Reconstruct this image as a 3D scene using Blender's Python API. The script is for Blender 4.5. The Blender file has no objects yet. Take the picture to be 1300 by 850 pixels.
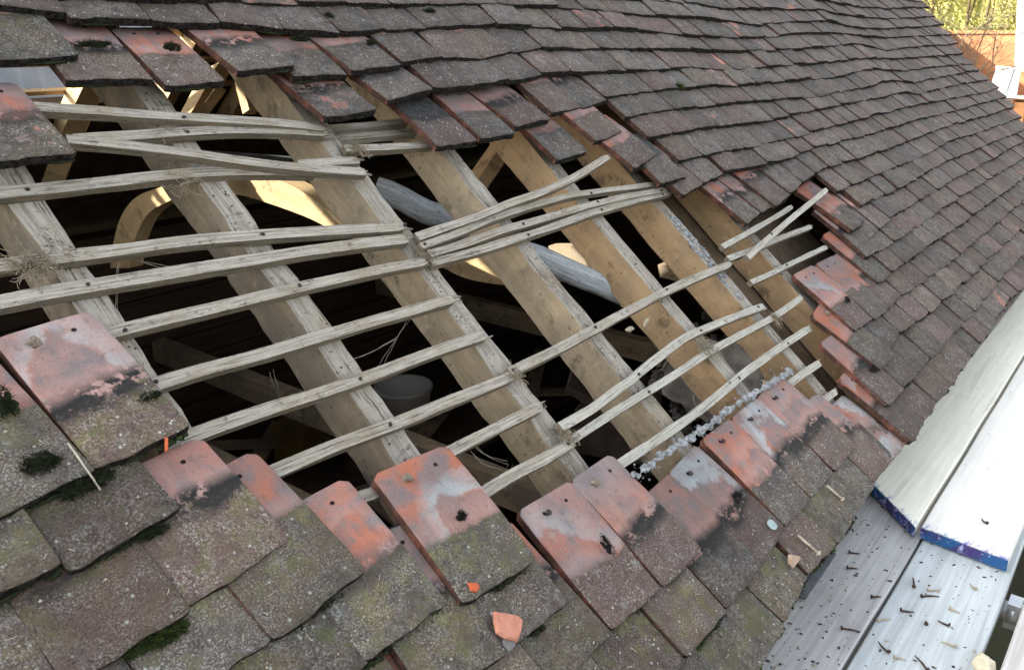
import bpy, math, random
import numpy as np
from mathutils import Vector, Matrix, noise
random.seed(11)
sc = bpy.context.scene
col = sc.collection
PI = math.pi
# ---------------------------------------------------------------- camera
F_PX = 1073.97
CAM = Vector((-1.1746, -0.46197, 1.10168))
RW = Matrix(((0.62066, -0.78408, 0.0), (-0.2612, -0.20676, -0.94288), (0.7393, 0.58521, -0.33313)))
cd = bpy.data.cameras.new('camera'); cam = bpy.data.objects.new('camera', cd); col.objects.link(cam)
m = Matrix.Identity(4)
for i in range(3):
    m[i][0] = RW[0][i]; m[i][1] = -RW[1][i]; m[i][2] = -RW[2][i]; m[i][3] = CAM[i]
cam.matrix_world = m
cd.sensor_width = 36; cd.lens = F_PX/1300*36; cd.clip_start = .02; cd.clip_end = 2000
sc.camera = cam
# ---------------------------------------------------------------- light
SUN = Vector((-0.56, 0.68, 0.46)).normalized()
w = bpy.data.worlds.new("World"); sc.world = w; w.use_nodes = True
nt = w.node_tree; nt.nodes.clear()
sky = nt.nodes.new('ShaderNodeTexSky'); sky.sky_type = 'NISHITA'; sky.sun_disc = False
sky.sun_elevation = math.asin(SUN.z); sky.sun_rotation = math.atan2(SUN.x, SUN.y)
sky.air_density = 1.2; sky.dust_density = 3.0; sky.ozone_density = 0.7
bg = nt.nodes.new('ShaderNodeBackground'); bg.inputs[1].default_value = 0.15
wo = nt.nodes.new('ShaderNodeOutputWorld')
hs = nt.nodes.new('ShaderNodeHueSaturation'); hs.inputs['Saturation'].default_value = .38
nt.links.new(sky.outputs[0], hs.inputs['Color']); nt.links.new(hs.outputs[0], bg.inputs[0]); nt.links.new(bg.outputs[0], wo.inputs[0])
sl = bpy.data.lights.new('sun', 'SUN'); sl.energy = 4.0; sl.angle = math.radians(.53); sl.color = (1, .93, .8)
so = bpy.data.objects.new('sun', sl); col.objects.link(so)
so.rotation_euler = (-SUN).to_track_quat('-Z', 'Y').to_euler()
sc.view_settings.view_transform = 'Standard'; sc.view_settings.look = 'None'
sc.view_settings.exposure = 1.85; sc.view_settings.gamma = 1
sc.render.engine = 'CYCLES'
sc.cycles.max_bounces = 5; sc.cycles.diffuse_bounces = 3
# ---------------------------------------------------------------- roof frame (u along eave, v up the slope, w off the slope)
PITCH = math.radians(40.68865)
CP, SP = math.cos(PITCH), math.sin(PITCH)
RM = Matrix(((1, 0, 0), (0, CP, -SP), (0, SP, CP)))      # roof -> world
RMT = RM.transposed()
CAMR = RMT @ CAM
def rw(u, v, w=0.): return RM @ Vector((u, v, w))
def ray(x, y): return RW.transposed() @ Vector(((x-650)/F_PX, (y-425)/F_PX, 1))
def onroof(x, y, w=0.):
    "picture point -> roof coordinates (u,v,w) on the sheet w"
    d = RMT @ ray(x, y); k = (w-CAMR.z)/d.z
    return CAMR + d*k
def onz(x, y, z):
    d = ray(x, y); return CAM + d*((z-CAM.z)/d.z)
def onx(x, y, X):
    d = ray(x, y); return CAM + d*((X-CAM.x)/d.x)
def px(P):
    q = RW @ (P-CAM); return (650+F_PX*q.x/q.z, 425+F_PX*q.y/q.z, q.z)
# ---------------------------------------------------------------- object helpers
def tag(o, label=None, cat=None, group=None, kind=None):
    if label: o['label'] = label
    if cat: o['category'] = cat
    if group: o['group'] = group
    if kind or label: o['kind'] = kind or 'thing'
    return o
def empty(name, loc=(0, 0, 0), rot=None):
    o = bpy.data.objects.new(name, None); col.objects.link(o); o.location = loc
    if rot is not None: o.rotation_euler = rot
    return o
class MB:
    def __init__(s): s.v = []; s.f = []; s.mi = []; s.sm = []; s.uv = []; s.at = []
    def face(s, idx, mi=0, smooth=False): s.f.append(tuple(idx)); s.mi.append(mi); s.sm.append(smooth)
    def vert(s, p, uv=(0, 0), at=(0, 0, 0, 0)):
        s.v.append(tuple(p)); s.uv.append(uv); s.at.append(at); return len(s.v)-1
    def box(s, c, size, M=None, mi=0):
        x, y, z = [q/2 for q in size]; c = Vector(c); b = len(s.v)
        for dx, dy, dz in ((-x,-y,-z),(x,-y,-z),(x,y,-z),(-x,y,-z),(-x,-y,z),(x,-y,z),(x,y,z),(-x,y,z)):
            p = Vector((dx, dy, dz))
            if M is not None: p = M @ p
            p = p+c; s.vert(p, (p.x, p.y))
        for q in ((0,3,2,1),(4,5,6,7),(0,1,5,4),(1,2,6,5),(2,3,7,6),(3,0,4,7)): s.face([b+k for k in q], mi)
    def bar(s, pts, wd, th, up, mi=0, jit=0., taper=None, mi_side=None, seed=None):
        "a swept rectangular section along pts; top face centred on pts; up = normal"
        n = len(pts); b = len(s.v); L = 0; sd = seed if seed is not None else random.random()*50
        for i, p in enumerate(pts):
            p = Vector(p)
            a = Vector(pts[max(0, i-1)]); c = Vector(pts[min(n-1, i+1)])
            t = (c-a).normalized(); side = t.cross(Vector(up)).normalized(); nn = side.cross(t).normalized()
            if i: L += (p-Vector(pts[i-1])).length
            k = taper(i/(n-1)) if taper else 1
            for q, (sx, sz) in enumerate(((-.5, 0), (.5, 0), (.5, -1), (-.5, -1))):
                j = Vector((noise.noise(Vector((L*9+q*7.3, sd, 1))), noise.noise(Vector((L*9+q*7.3, sd, 5))), 0))*jit
                j2 = noise.noise(Vector((L*110+q*7.3, sd, 9)))*jit*.55
                s.vert(p + side*(sx*wd*k+j.x+j2) + nn*(sz*th+j.y+j2*.5), (L, q*.03), (sd/50 % 1, 0, 0, 0))
        ms = mi if mi_side is None else mi_side
        for i in range(n-1):
            o = b+4*i
            s.face((o, o+4, o+5, o+1), mi); s.face((o+1, o+5, o+6, o+2), ms)
            s.face((o+2, o+6, o+7, o+3), ms); s.face((o+3, o+7, o+4, o), ms)
        s.face((b, b+1, b+2, b+3), ms); o = b+4*(n-1); s.face((o+3, o+2, o+1, o), ms)
    def tube(s, pts, r, n=6, mi=0, cap=True):
        b = len(s.v); N = len(pts)
        for i, p in enumerate(pts):
            p = Vector(p); a = Vector(pts[max(0, i-1)]); c = Vector(pts[min(N-1, i+1)])
            t = (c-a).normalized(); x = t.orthogonal().normalized()
            if abs(t.z) < .9: x = t.cross(Vector((0, 0, 1))).normalized()
            y = t.cross(x); rr = r[i] if isinstance(r, (list, tuple)) else r
            for k in range(n):
                q = 2*PI*k/n; s.vert(p+x*math.cos(q)*rr+y*math.sin(q)*rr, (i*.05, k/n*.1))
        for i in range(N-1):
            for k in range(n):
                s.face((b+i*n+k, b+i*n+(k+1) % n, b+(i+1)*n+(k+1) % n, b+(i+1)*n+k), mi, True)
        if cap:
            s.face([b+k for k in range(n)][::-1], mi); s.face([b+(N-1)*n+k for k in range(n)], mi)
    def blob(s, c, r, nu=8, nv=6, rough=.3, M=None, mi=0):
        b = len(s.v); c = Vector(c); sd = random.random()*90
        for j in range(nv+1):
            for i in range(nu):
                a = 2*PI*i/nu; e = PI*j/nv
                d = Vector((math.sin(e)*math.cos(a), math.sin(e)*math.sin(a), math.cos(e)))
                k = 1+rough*noise.noise(d*1.7+Vector((sd, 0, 0)))*2
                p = Vector((d.x*r[0]*k, d.y*r[1]*k, d.z*r[2]*k))
                if M is not None: p = M @ p
                s.vert(p+c, (p.x, p.y))
        for j in range(nv):
            for i in range(nu):
                s.face((b+j*nu+i, b+(j+1)*nu+i, b+(j+1)*nu+(i+1) % nu, b+j*nu+(i+1) % nu), mi, True)
    def build(s, name, mats, parent=None, M=None):
        me = bpy.data.meshes.new(name); me.from_pydata(s.v, [], s.f)
        if not isinstance(mats, (list, tuple)): mats = [mats]
        for q in mats: me.materials.append(q)
        me.polygons.foreach_set('material_index', s.mi); me.polygons.foreach_set('use_smooth', s.sm)
        uvl = me.uv_layers.new(name='UVMap'); li = np.zeros(len(me.loops), dtype=np.int32)
        me.loops.foreach_get('vertex_index', li)
        uvl.data.foreach_set('uv', np.array(s.uv, dtype=np.float32)[li].ravel())
        ca = me.color_attributes.new('tp', 'FLOAT_COLOR', 'POINT')
        ca.data.foreach_set('color', np.array(s.at, dtype=np.float32).ravel())
        me.update()
        o = bpy.data.objects.new(name, me); col.objects.link(o)
        if M is not None: o.matrix_world = M
        if parent is not None: o.parent = parent
        return o
# ---------------------------------------------------------------- material helpers
class NT:
    def __init__(s, name, rough=.9, spec=.2):
        s.m = bpy.data.materials.new(name); s.m.use_nodes = True; s.t = s.m.node_tree; s.t.nodes.clear()
        s.out = s.n('ShaderNodeOutputMaterial'); s.b = s.n('ShaderNodeBsdfPrincipled')
        s.b.inputs['Roughness'].default_value = rough; s.b.inputs['Specular IOR Level'].default_value = spec
        s.l(s.b.outputs[0], s.out.inputs[0])
    def n(s, t, **k):
        x = s.t.nodes.new(t)
        for a, b in k.items(): setattr(x, a, b)
        return x
    def l(s, a, b): s.t.links.new(a, b)
    def put(s, sock, v):
        if hasattr(v, 'is_output') or isinstance(v, bpy.types.NodeSocket): s.l(v, sock)
        elif isinstance(v, tuple) and len(v) == 3 and sock.type == 'RGBA': sock.default_value = v+(1,)
        else: sock.default_value = v
    def math(s, op, a, b=0., c=None, clamp=False):
        x = s.n('ShaderNodeMath', operation=op, use_clamp=clamp); s.put(x.inputs[0], a); s.put(x.inputs[1], b)
        if c is not None: s.put(x.inputs[2], c)
        return x.outputs[0]
    def noise(s, vec, scale, detail=4, rough=.55, out=0):
        x = s.n('ShaderNodeTexNoise'); s.put(x.inputs['Vector'], vec); x.inputs['Scale'].default_value = scale
        x.inputs['Detail'].default_value = detail; x.inputs['Roughness'].default_value = rough
        return x.outputs[out]
    def voro(s, vec, scale, feat='F1', out=0, rnd=1):
        x = s.n('ShaderNodeTexVoronoi', feature=feat); s.put(x.inputs['Vector'], vec); x.inputs['Scale'].default_value = scale
        x.inputs['Randomness'].default_value = rnd
        return x.outputs[out]
    def ramp(s, fac, lo, hi, a=0., b=1.):
        x = s.n('ShaderNodeMapRange'); x.clamp = True; s.put(x.inputs[0], fac)
        for i, v in enumerate((lo, hi, a, b)): s.put(x.inputs[i+1], v)
        return x.outputs[0]
    def mix(s, fac, a, b):
        x = s.n('ShaderNodeMix', data_type='RGBA'); s.put(x.inputs[0], fac); s.put(x.inputs[6], a); s.put(x.inputs[7], b)
        return x.outputs[2]
    def bump(s, h, st, dist=.002, prev=None):
        x = s.n('ShaderNodeBump'); x.inputs['Strength'].default_value = st; x.inputs['Distance'].default_value = dist
        s.put(x.inputs['Height'], h)
        if prev is not None: s.l(prev, x.inputs['Normal'])
        s.l(x.outputs[0], s.b.inputs['Normal']); return x.outputs[0]
    def col(s, c): s.put(s.b.inputs['Base Color'], c); return s.m
def scaled(N, vec, sc3):
    x = N.n('ShaderNodeMapping'); N.l(vec, x.inputs[0]); x.inputs['Scale'].default_value = sc3; return x.outputs[0]
def simple(name, c, c2=None, scale=20., rough=.85, bump=.3, spec=.2, metal=0, dist=.002):
    N = NT(name, rough, spec); o = N.n('ShaderNodeTexCoord').outputs['Object']
    N.b.inputs['Metallic'].default_value = metal
    n = N.noise(o, scale, 6, .6); N.bump(n, bump, dist)
    c2 = c2 or tuple(q*.6 for q in c)
    return N.col(N.mix(N.ramp(n, .35, .65), c2, c))
# --- clay roof tile: uv in metres (0..width, 0..length from the tail), tp = seed, red, moss, lime
def tile_material():
    N = NT('clay_tile', .78, .3)
    uv = N.n('ShaderNodeUVMap').outputs[0]; at = N.n('ShaderNodeAttribute', attribute_name='tp')
    sx = N.n('ShaderNodeSeparateColor'); N.l(at.outputs['Color'], sx.inputs[0])
    seed, red, moss = sx.outputs[0], sx.outputs[1], sx.outputs[2]; lime = at.outputs['Alpha']
    su = N.n('ShaderNodeSeparateXYZ'); N.l(uv, su.inputs[0]); X, Y = su.outputs[0], su.outputs[1]
    cv = N.n('ShaderNodeCombineXYZ'); N.l(X, cv.inputs[0]); N.l(Y, cv.inputs[1]); N.l(N.math('MULTIPLY', seed, 41.), cv.inputs[2])
    P = cv.outputs[0]
    n1 = N.noise(P, 14, 3, .6); n2 = N.noise(P, 60, 4, .65); n3 = N.noise(P, 310, 3, .75); n4 = N.noise(P, 7, 2, .5)
    # weathered, lichen-covered face
    g = N.mix(N.ramp(n2, .38, .62), (.026, .022, .019), (.125, .109, .094))
    g = N.mix(N.ramp(N.noise(P, 28, 5, .75), .52, .62, 0, .85), g, (.022, .019, .017))
    g = N.mix(N.ramp(n1, .42, .62, 0, .7), g, (.115, .080, .052))
    hue = N.ramp(N.math('FRACT', N.math('MULTIPLY', seed, 7.31)), 0, 1)
    g = N.mix(N.math('MULTIPLY', hue, .5), g, (.078, .062, .058))
    hue2 = N.ramp(N.math('FRACT', N.math('MULTIPLY', seed, 13.7)), .45, .9)
    g = N.mix(N.math('MULTIPLY', hue2, .55), g, (.115, .062, .052))
    g = N.mix(N.math('MULTIPLY', N.ramp(n3, .50, .66), N.ramp(N.noise(P, 20, 4, .65), .40, .62, .15, .95)), g, (.34, .315, .28))
    g = N.mix(N.ramp(N.noise(P, 33, 5, .8), .60, .70, 0, .55), g, (.20, .19, .165))
    n5 = N.noise(P, 120, 4, .7); g = N.mix(N.ramp(n5, .58, .66, 0, .8), g, (.028, .024, .02)); g = N.mix(N.ramp(n5, .38, .30, 0, .6), g, (.21, .19, .16))
    g = N.mix(N.ramp(n3, .44, .33, 0, .8), g, (.020, .017, .015))
    # pale lichen rosettes and bluish crusts
    v1 = N.voro(P, 85); k1 = N.voro(P, 85, out=1)
    sk = N.n('ShaderNodeSeparateColor'); N.l(k1, sk.inputs[0])
    v1 = N.math('ADD', v1, N.math('MULTIPLY', N.math('SUBTRACT', n3, .5), .5))
    sp = N.math('MULTIPLY', N.ramp(v1, .26, .14), N.ramp(sk.outputs[0], .86, .9))
    g = N.mix(N.math('MULTIPLY', sp, .75), g, (.42, .43, .39))
    v2 = N.voro(N.noise(P, 30, 2, .5, 1), 2.2)
    cr = N.math('MULTIPLY', N.ramp(N.noise(P, 22, 4, .7), .60, .68), N.ramp(n3, .35, .6))
    g = N.mix(N.math('MULTIPLY', cr, .6), g, (.27, .28, .27))
    # moss film: heaviest just below the tile above
    mz = N.math('MULTIPLY', N.ramp(Y, -.01, .09, .25, 1), N.ramp(N.noise(P, 17, 4, .65), .38, .58))
    mz = N.math('MULTIPLY', N.math('MULTIPLY', mz, N.ramp(N.noise(P, 48, 5, .75), .42, .58, .1, .85)), N.ramp(N.noise(P, 6, 2, .5), .40, .58, .25, 1))
    g = N.mix(N.math('MULTIPLY', mz, moss), g, (.20, .19, .05))
    mo = N.math('MULTIPLY', N.ramp(N.noise(P, 26, 3, .65), .58, .64), N.ramp(moss, .1, .8))
    g = N.mix(N.math('MULTIPLY', mo, .7), g, (.085, .085, .035))
    # bare clay: an arched stain where the joint of the tiles above let the weather in, lime and kiln smoke round it
    H = lambda k: N.math('FRACT', N.math('MULTIPLY', seed, k))
    nl = N.noise(P, 10, 3, .5); nm = N.noise(P, 24, 4, .6)
    dx = N.math('DIVIDE', N.math('SUBTRACT', X, N.math('ADD', .02, N.math('MULTIPLY', H(3.7), .12))), N.math('ADD', .035, N.math('MULTIPLY', H(6.7), .04)))
    dy = N.math('DIVIDE', N.math('SUBTRACT', Y, .110), N.math('ADD', .045, N.math('MULTIPLY', H(8.9), .065)))
    d = N.math('SQRT', N.math('ADD', N.math('MULTIPLY', dx, dx), N.math('MULTIPLY', dy, dy)))
    d = N.math('ADD', d, N.math('MULTIPLY', N.math('SUBTRACT', nl, .5), 2.6)); d = N.math('ADD', d, N.math('MULTIPLY', N.math('SUBTRACT', nm, .5), .8))
    r = N.mix(N.ramp(N.math('ADD', nl, N.math('MULTIPLY', N.math('SUBTRACT', H(9.1), .5), .3)), .38, .60), (.37, .125, .070), (.29, .145, .115))
    smoke = N.math('MULTIPLY', N.ramp(Y, .15, .235), N.ramp(H(5.3), .35, .75))
    r = N.mix(N.math('MULTIPLY', smoke, .85), r, (.215, .18, .175))
    r = N.mix(N.math('MULTIPLY', N.ramp(N.noise(P, 13, 4, .6), .45, .58), .85), r, (.165, .14, .137))
    r = N.mix(N.math('MULTIPLY', N.math('MULTIPLY', N.ramp(d, .92, 1.12), N.ramp(d, 2.1, 1.3)), N.math('MULTIPLY', lime, N.ramp(nm, .3, .6, .45, .95))), r, (.34, .375, .375))
    inner = N.ramp(d, 1.05, .85)
    ins = N.mix(N.ramp(nm, .4, .6), (.25, .16, .14), (.15, .13, .13)); ins = N.mix(N.ramp(Y, .165, .125), ins, (.36, .21, .18))
    r = N.mix(N.math('MULTIPLY', inner, N.ramp(H(11.3), .25, .75, .05, .9)), r, ins)
    st = N.math('MULTIPLY', N.ramp(N.math('ABSOLUTE', N.math('ADD', dx, N.math('MULTIPLY', N.math('SUBTRACT', nl, .5), .8))), .2, .06), N.ramp(Y, .185, .165))
    r = N.mix(N.math('MULTIPLY', N.math('MULTIPLY', st, N.ramp(H(14.3), .4, .7)), .7), r, (.42, .14, .09))
    r = N.mix(N.math('MULTIPLY', N.ramp(N.math('ABSOLUTE', N.math('SUBTRACT', Y, N.math('ADD', .128, N.math('MULTIPLY', N.math('SUBTRACT', nl, .5), .06)))), .022, .0), .45), r, (.36, .24, .21))
    r = N.mix(N.ramp(n3, .58, .70, 0, .3), r, (.50, .40, .36)); r = N.mix(N.ramp(n3, .42, .31, 0, .65), r, (.10, .065, .055))
    r = N.mix(N.ramp(N.noise(P, 42, 5, .75), .57, .70, 0, .6), r, (.12, .085, .07)); r = N.mix(N.ramp(N.noise(scaled(N, P, (60, 9, 1)), 1, 4, .6), .55, .70, 0, .35), r, (.13, .10, .095))
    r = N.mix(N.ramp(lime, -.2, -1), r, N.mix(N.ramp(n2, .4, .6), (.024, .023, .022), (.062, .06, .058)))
    # weather line: a clean edge, wavering a few millimetres; in places a black felt of dead moss along it
    lim = N.math('ADD', .106, N.math('MULTIPLY', N.math('SUBTRACT', n4, .5), .045))
    lim = N.math('ADD', lim, N.math('MULTIPLY', N.math('SUBTRACT', nm, .5), .022)); lim = N.math('ADD', lim, N.math('MULTIPLY', N.math('SUBTRACT', n3, .5), .010))
    dd = N.math('SUBTRACT', Y, lim)
    mask = N.ramp(dd, -.0025, .0025)
    patch = N.math('MULTIPLY', N.ramp(N.noise(P, 16, 5, .65), N.math('SUBTRACT', .85, N.math('MULTIPLY', red, .35)), N.math('SUBTRACT', .90, N.math('MULTIPLY', red, .35))), .85)
    mask = N.math('MAXIMUM', mask, patch)
    c = N.mix(mask, g, r)
    soot = N.math('MULTIPLY', N.ramp(N.math('ADD', N.math('ABSOLUTE', N.math('SUBTRACT', dd, .006)), N.math('MULTIPLY', N.math('ABSOLUTE', dx), .006)), .036, .014), N.ramp(N.noise(P, 30, 5, .75), .41, .48))
    c = N.mix(N.math('MULTIPLY', soot, N.ramp(H(17.9), .3, .55)), c, (.016, .015, .014))
    fine = N.math('MULTIPLY', N.ramp(N.math('ABSOLUTE', dd), .010, .0), N.ramp(n3, .48, .58))
    c = N.mix(N.math('MULTIPLY', fine, .7), c, (.05, .042, .03))
    hs = N.n('ShaderNodeHueSaturation'); N.l(c, hs.inputs['Color']); N.l(N.ramp(H(23.1), 0, 1, .78, 1.28), hs.inputs['Value']); c = hs.outputs[0]
    b = N.bump(n3, .5, .002); N.bump(N.math('ADD', n2, N.math('MULTIPLY', v1, -.3)), .5, .003, b)
    N.col(c); return N.m
TILE = tile_material()
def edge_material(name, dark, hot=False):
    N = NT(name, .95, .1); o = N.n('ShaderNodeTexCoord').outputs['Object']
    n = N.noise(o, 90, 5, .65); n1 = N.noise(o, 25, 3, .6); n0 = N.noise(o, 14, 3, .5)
    if dark: c = N.mix(N.ramp(n, .4, .62), (.007, .006, .006), (.038, .034, .03)); c = N.mix(N.ramp(n1, .62, .7), c, (.10, .05, .035))  # tail edges coloured near black to deepen the course shadow lines
    else: c = N.mix(N.ramp(n1, .4, .6), (.05, .03, .025), (.17, .075, .055)) if not hot else N.mix(N.ramp(n1, .4, .6), (.10, .045, .033), (.27, .11, .075)); c = N.mix(N.ramp(n0 if hot else n, .60, .45, 0, .7 if hot else 1), c, (.07, .045, .035))
    N.bump(n, .8, .003); return N.col(c)
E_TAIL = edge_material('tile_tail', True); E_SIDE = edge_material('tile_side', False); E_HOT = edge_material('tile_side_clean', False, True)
HOLE_SHADE = simple('peg_hole_shade', (.015, .012, .01), bump=0)  # near-black discs stand in for the shade inside the peg holes
def batten_material(name, a, b, tint):
    N = NT(name, .88, .15); uv = N.n('ShaderNodeUVMap').outputs[0]; o = N.n('ShaderNodeTexCoord').outputs['Object']
    at = N.n('ShaderNodeAttribute', attribute_name='tp'); sx = N.n('ShaderNodeSeparateColor'); N.l(at.outputs['Color'], sx.inputs[0])
    su = N.n('ShaderNodeSeparateXYZ'); N.l(uv, su.inputs[0])
    cv = N.n('ShaderNodeCombineXYZ'); N.l(su.outputs[0], cv.inputs[0]); N.l(su.outputs[1], cv.inputs[1]); N.l(N.math('MULTIPLY', sx.outputs[0], 31.), cv.inputs[2])
    P = cv.outputs[0]; g = scaled(N, P, (6, 190, 1)); g2 = scaled(N, P, (14, 420, 1))
    n = N.noise(g, 1, 5, .6); nf = N.noise(g2, 1, 4, .7); n2 = N.noise(P, 12, 4, .6); n3 = N.noise(P, 160, 3, .6)
    c = N.mix(N.ramp(n, .33, .58), b, a); c = N.mix(N.ramp(n2, .5, .66, 0, .7), c, tint)
    c = N.mix(N.ramp(nf, .46, .34, 0, .9), c, (.05, .040, .03))
    c = N.mix(N.ramp(N.noise(P, 34, 4, .65), .60, .72, 0, .7), c, (.085, .07, .06))
    c = N.mix(N.ramp(n3, .62, .72, 0, .5), c, (.62, .6, .55))
    c = N.mix(N.ramp(N.noise(P, 75, 5, .75), .60, .70, 0, .8), c, (.07, .05, .045))
    N.bump(N.math('ADD', nf, N.math('MULTIPLY', n, .8)), .8, .003); return N.col(c)
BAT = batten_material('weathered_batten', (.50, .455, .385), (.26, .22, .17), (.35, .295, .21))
BATS_ = batten_material('batten_side_shaded', (.30, .255, .195), (.15, .12, .085), (.24, .19, .13))  # darker copy of the batten wood, shade painted into its side faces
BAT_R = batten_material('pale_batten', (.56, .53, .46), (.36, .33, .27), (.46, .42, .34))
RTOP = batten_material('rafter_top', (.42, .38, .32), (.25, .215, .17), (.32, .265, .19))
def rafter_side(name, a, b, dirt, amt):
    N = NT(name, .85, .2); uv = N.n('ShaderNodeUVMap').outputs[0]; o = N.n('ShaderNodeTexCoord').outputs['Object']
    g = scaled(N, uv, (3, 60, 1)); n = N.noise(g, 1, 5, .6); n2 = N.noise(o, 7, 4, .6); n3 = N.noise(o, 40, 5, .65)
    c = N.mix(N.ramp(n, .35, .65), b, a); c = N.mix(N.ramp(n2, .42, .62, 0, amt), c, dirt)
    c = N.mix(N.ramp(N.noise(o, 11, 5, .7), .56, .68, 0, .75), c, tuple(q*.38 for q in dirt)); c = N.mix(N.ramp(N.noise(scaled(N, o, (1, 1, 1)), 23, 4, .7), .60, .68, 0, .5), c, tuple(q*1.25 for q in a))
    c = N.mix(N.ramp(n3, .64, .72, 0, .85), c, (.10, .065, .035))
    c = N.mix(N.ramp(N.noise(scaled(N, uv, (9, 240, 1)), 1, 4, .7), .45, .33, 0, .55), c, dirt)
    c = N.mix(N.ramp(N.noise(o, 110, 4, .7), .62, .72, 0, .7), c, (.13, .09, .06))
    v = N.voro(o, 26); c = N.mix(N.ramp(v, .10, .05, 0, .7), c, (.10, .06, .035))
    N.bump(N.math('ADD', n, n3), .5, .003); return N.col(c)
RS_TAN = rafter_side('rafter_pine', (.56, .39, .22), (.47, .31, .165), (.33, .24, .155), .6)
RS_OLD = rafter_side('rafter_rough', (.46, .37, .25), (.35, .27, .175), (.24, .205, .165), .8)
NAIL = simple('rusty_nail', (.07, .05, .045), (.03, .025, .022), 300, .7)
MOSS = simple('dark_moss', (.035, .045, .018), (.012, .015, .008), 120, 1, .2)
MOSSG = simple('green_moss', (.06, .085, .02), (.02, .03, .01), 120, 1, .2)
STRAW = simple('dry_straw', (.36, .30, .21), (.2, .16, .11), 60, .9, .1)
MORTAR = simple('lime_mortar', (.42, .43, .44), (.16, .16, .16), 95, .95, 1, dist=.006)
RS_MID = rafter_side('rafter_mid', (.54, .43, .285), (.43, .33, .21), (.30, .25, .19), .6)
RS_PALE = rafter_side('rafter_pale', (.62, .47, .27), (.52, .37, .20), (.40, .30, .18), .3)
def board_wall():
    N = NT('dark_wall_boards', .9, .1); o = N.n('ShaderNodeTexCoord').outputs['Object']
    s = N.n('ShaderNodeSeparateXYZ'); N.l(o, s.inputs[0]); fz = N.math('FRACT', N.math('MULTIPLY', s.outputs[2], 6.2))
    n = N.noise(scaled(N, o, (3, 3, 60)), 1, 4, .6); c = N.mix(N.ramp(n, .35, .65), (.07, .05, .038), (.13, .095, .07))
    c = N.mix(N.ramp(N.math('ABSOLUTE', N.math('SUBTRACT', fz, .5)), .46, .49), c, (.006, .005, .004))
    return N.col(c)
def brick_mat(name, a, b, mort, sc=1.):
    N = NT(name, .95, .1); o = N.n('ShaderNodeTexCoord').outputs['Object']
    mp = N.n('ShaderNodeSeparateXYZ'); N.l(o, mp.inputs[0]); cv = N.n('ShaderNodeCombineXYZ')
    N.l(N.math('ADD', mp.outputs[0], mp.outputs[1]), cv.inputs[0]); N.l(mp.outputs[2], cv.inputs[1])
    t = N.n('ShaderNodeTexBrick'); N.l(cv.outputs[0], t.inputs[0]); t.inputs['Color1'].default_value = a+(1,); t.inputs['Color2'].default_value = b+(1,)
    t.inputs['Mortar'].default_value = mort+(1,); t.inputs['Scale'].default_value = sc
    t.inputs['Brick Width'].default_value = .225; t.inputs['Row Height'].default_value = .075; t.inputs['Mortar Size'].default_value = .008
    n = N.noise(o, 6, 4, .6); c = N.mix(N.ramp(n, .4, .7, 0, .5), t.outputs[0], tuple(q*.5 for q in b))
    N.bump(t.outputs[1], -.5, .004); return N.col(c)
STRAW_P = simple('pale_straw', (.55, .50, .40), (.40, .35, .27), 60, .9, .1)
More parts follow.
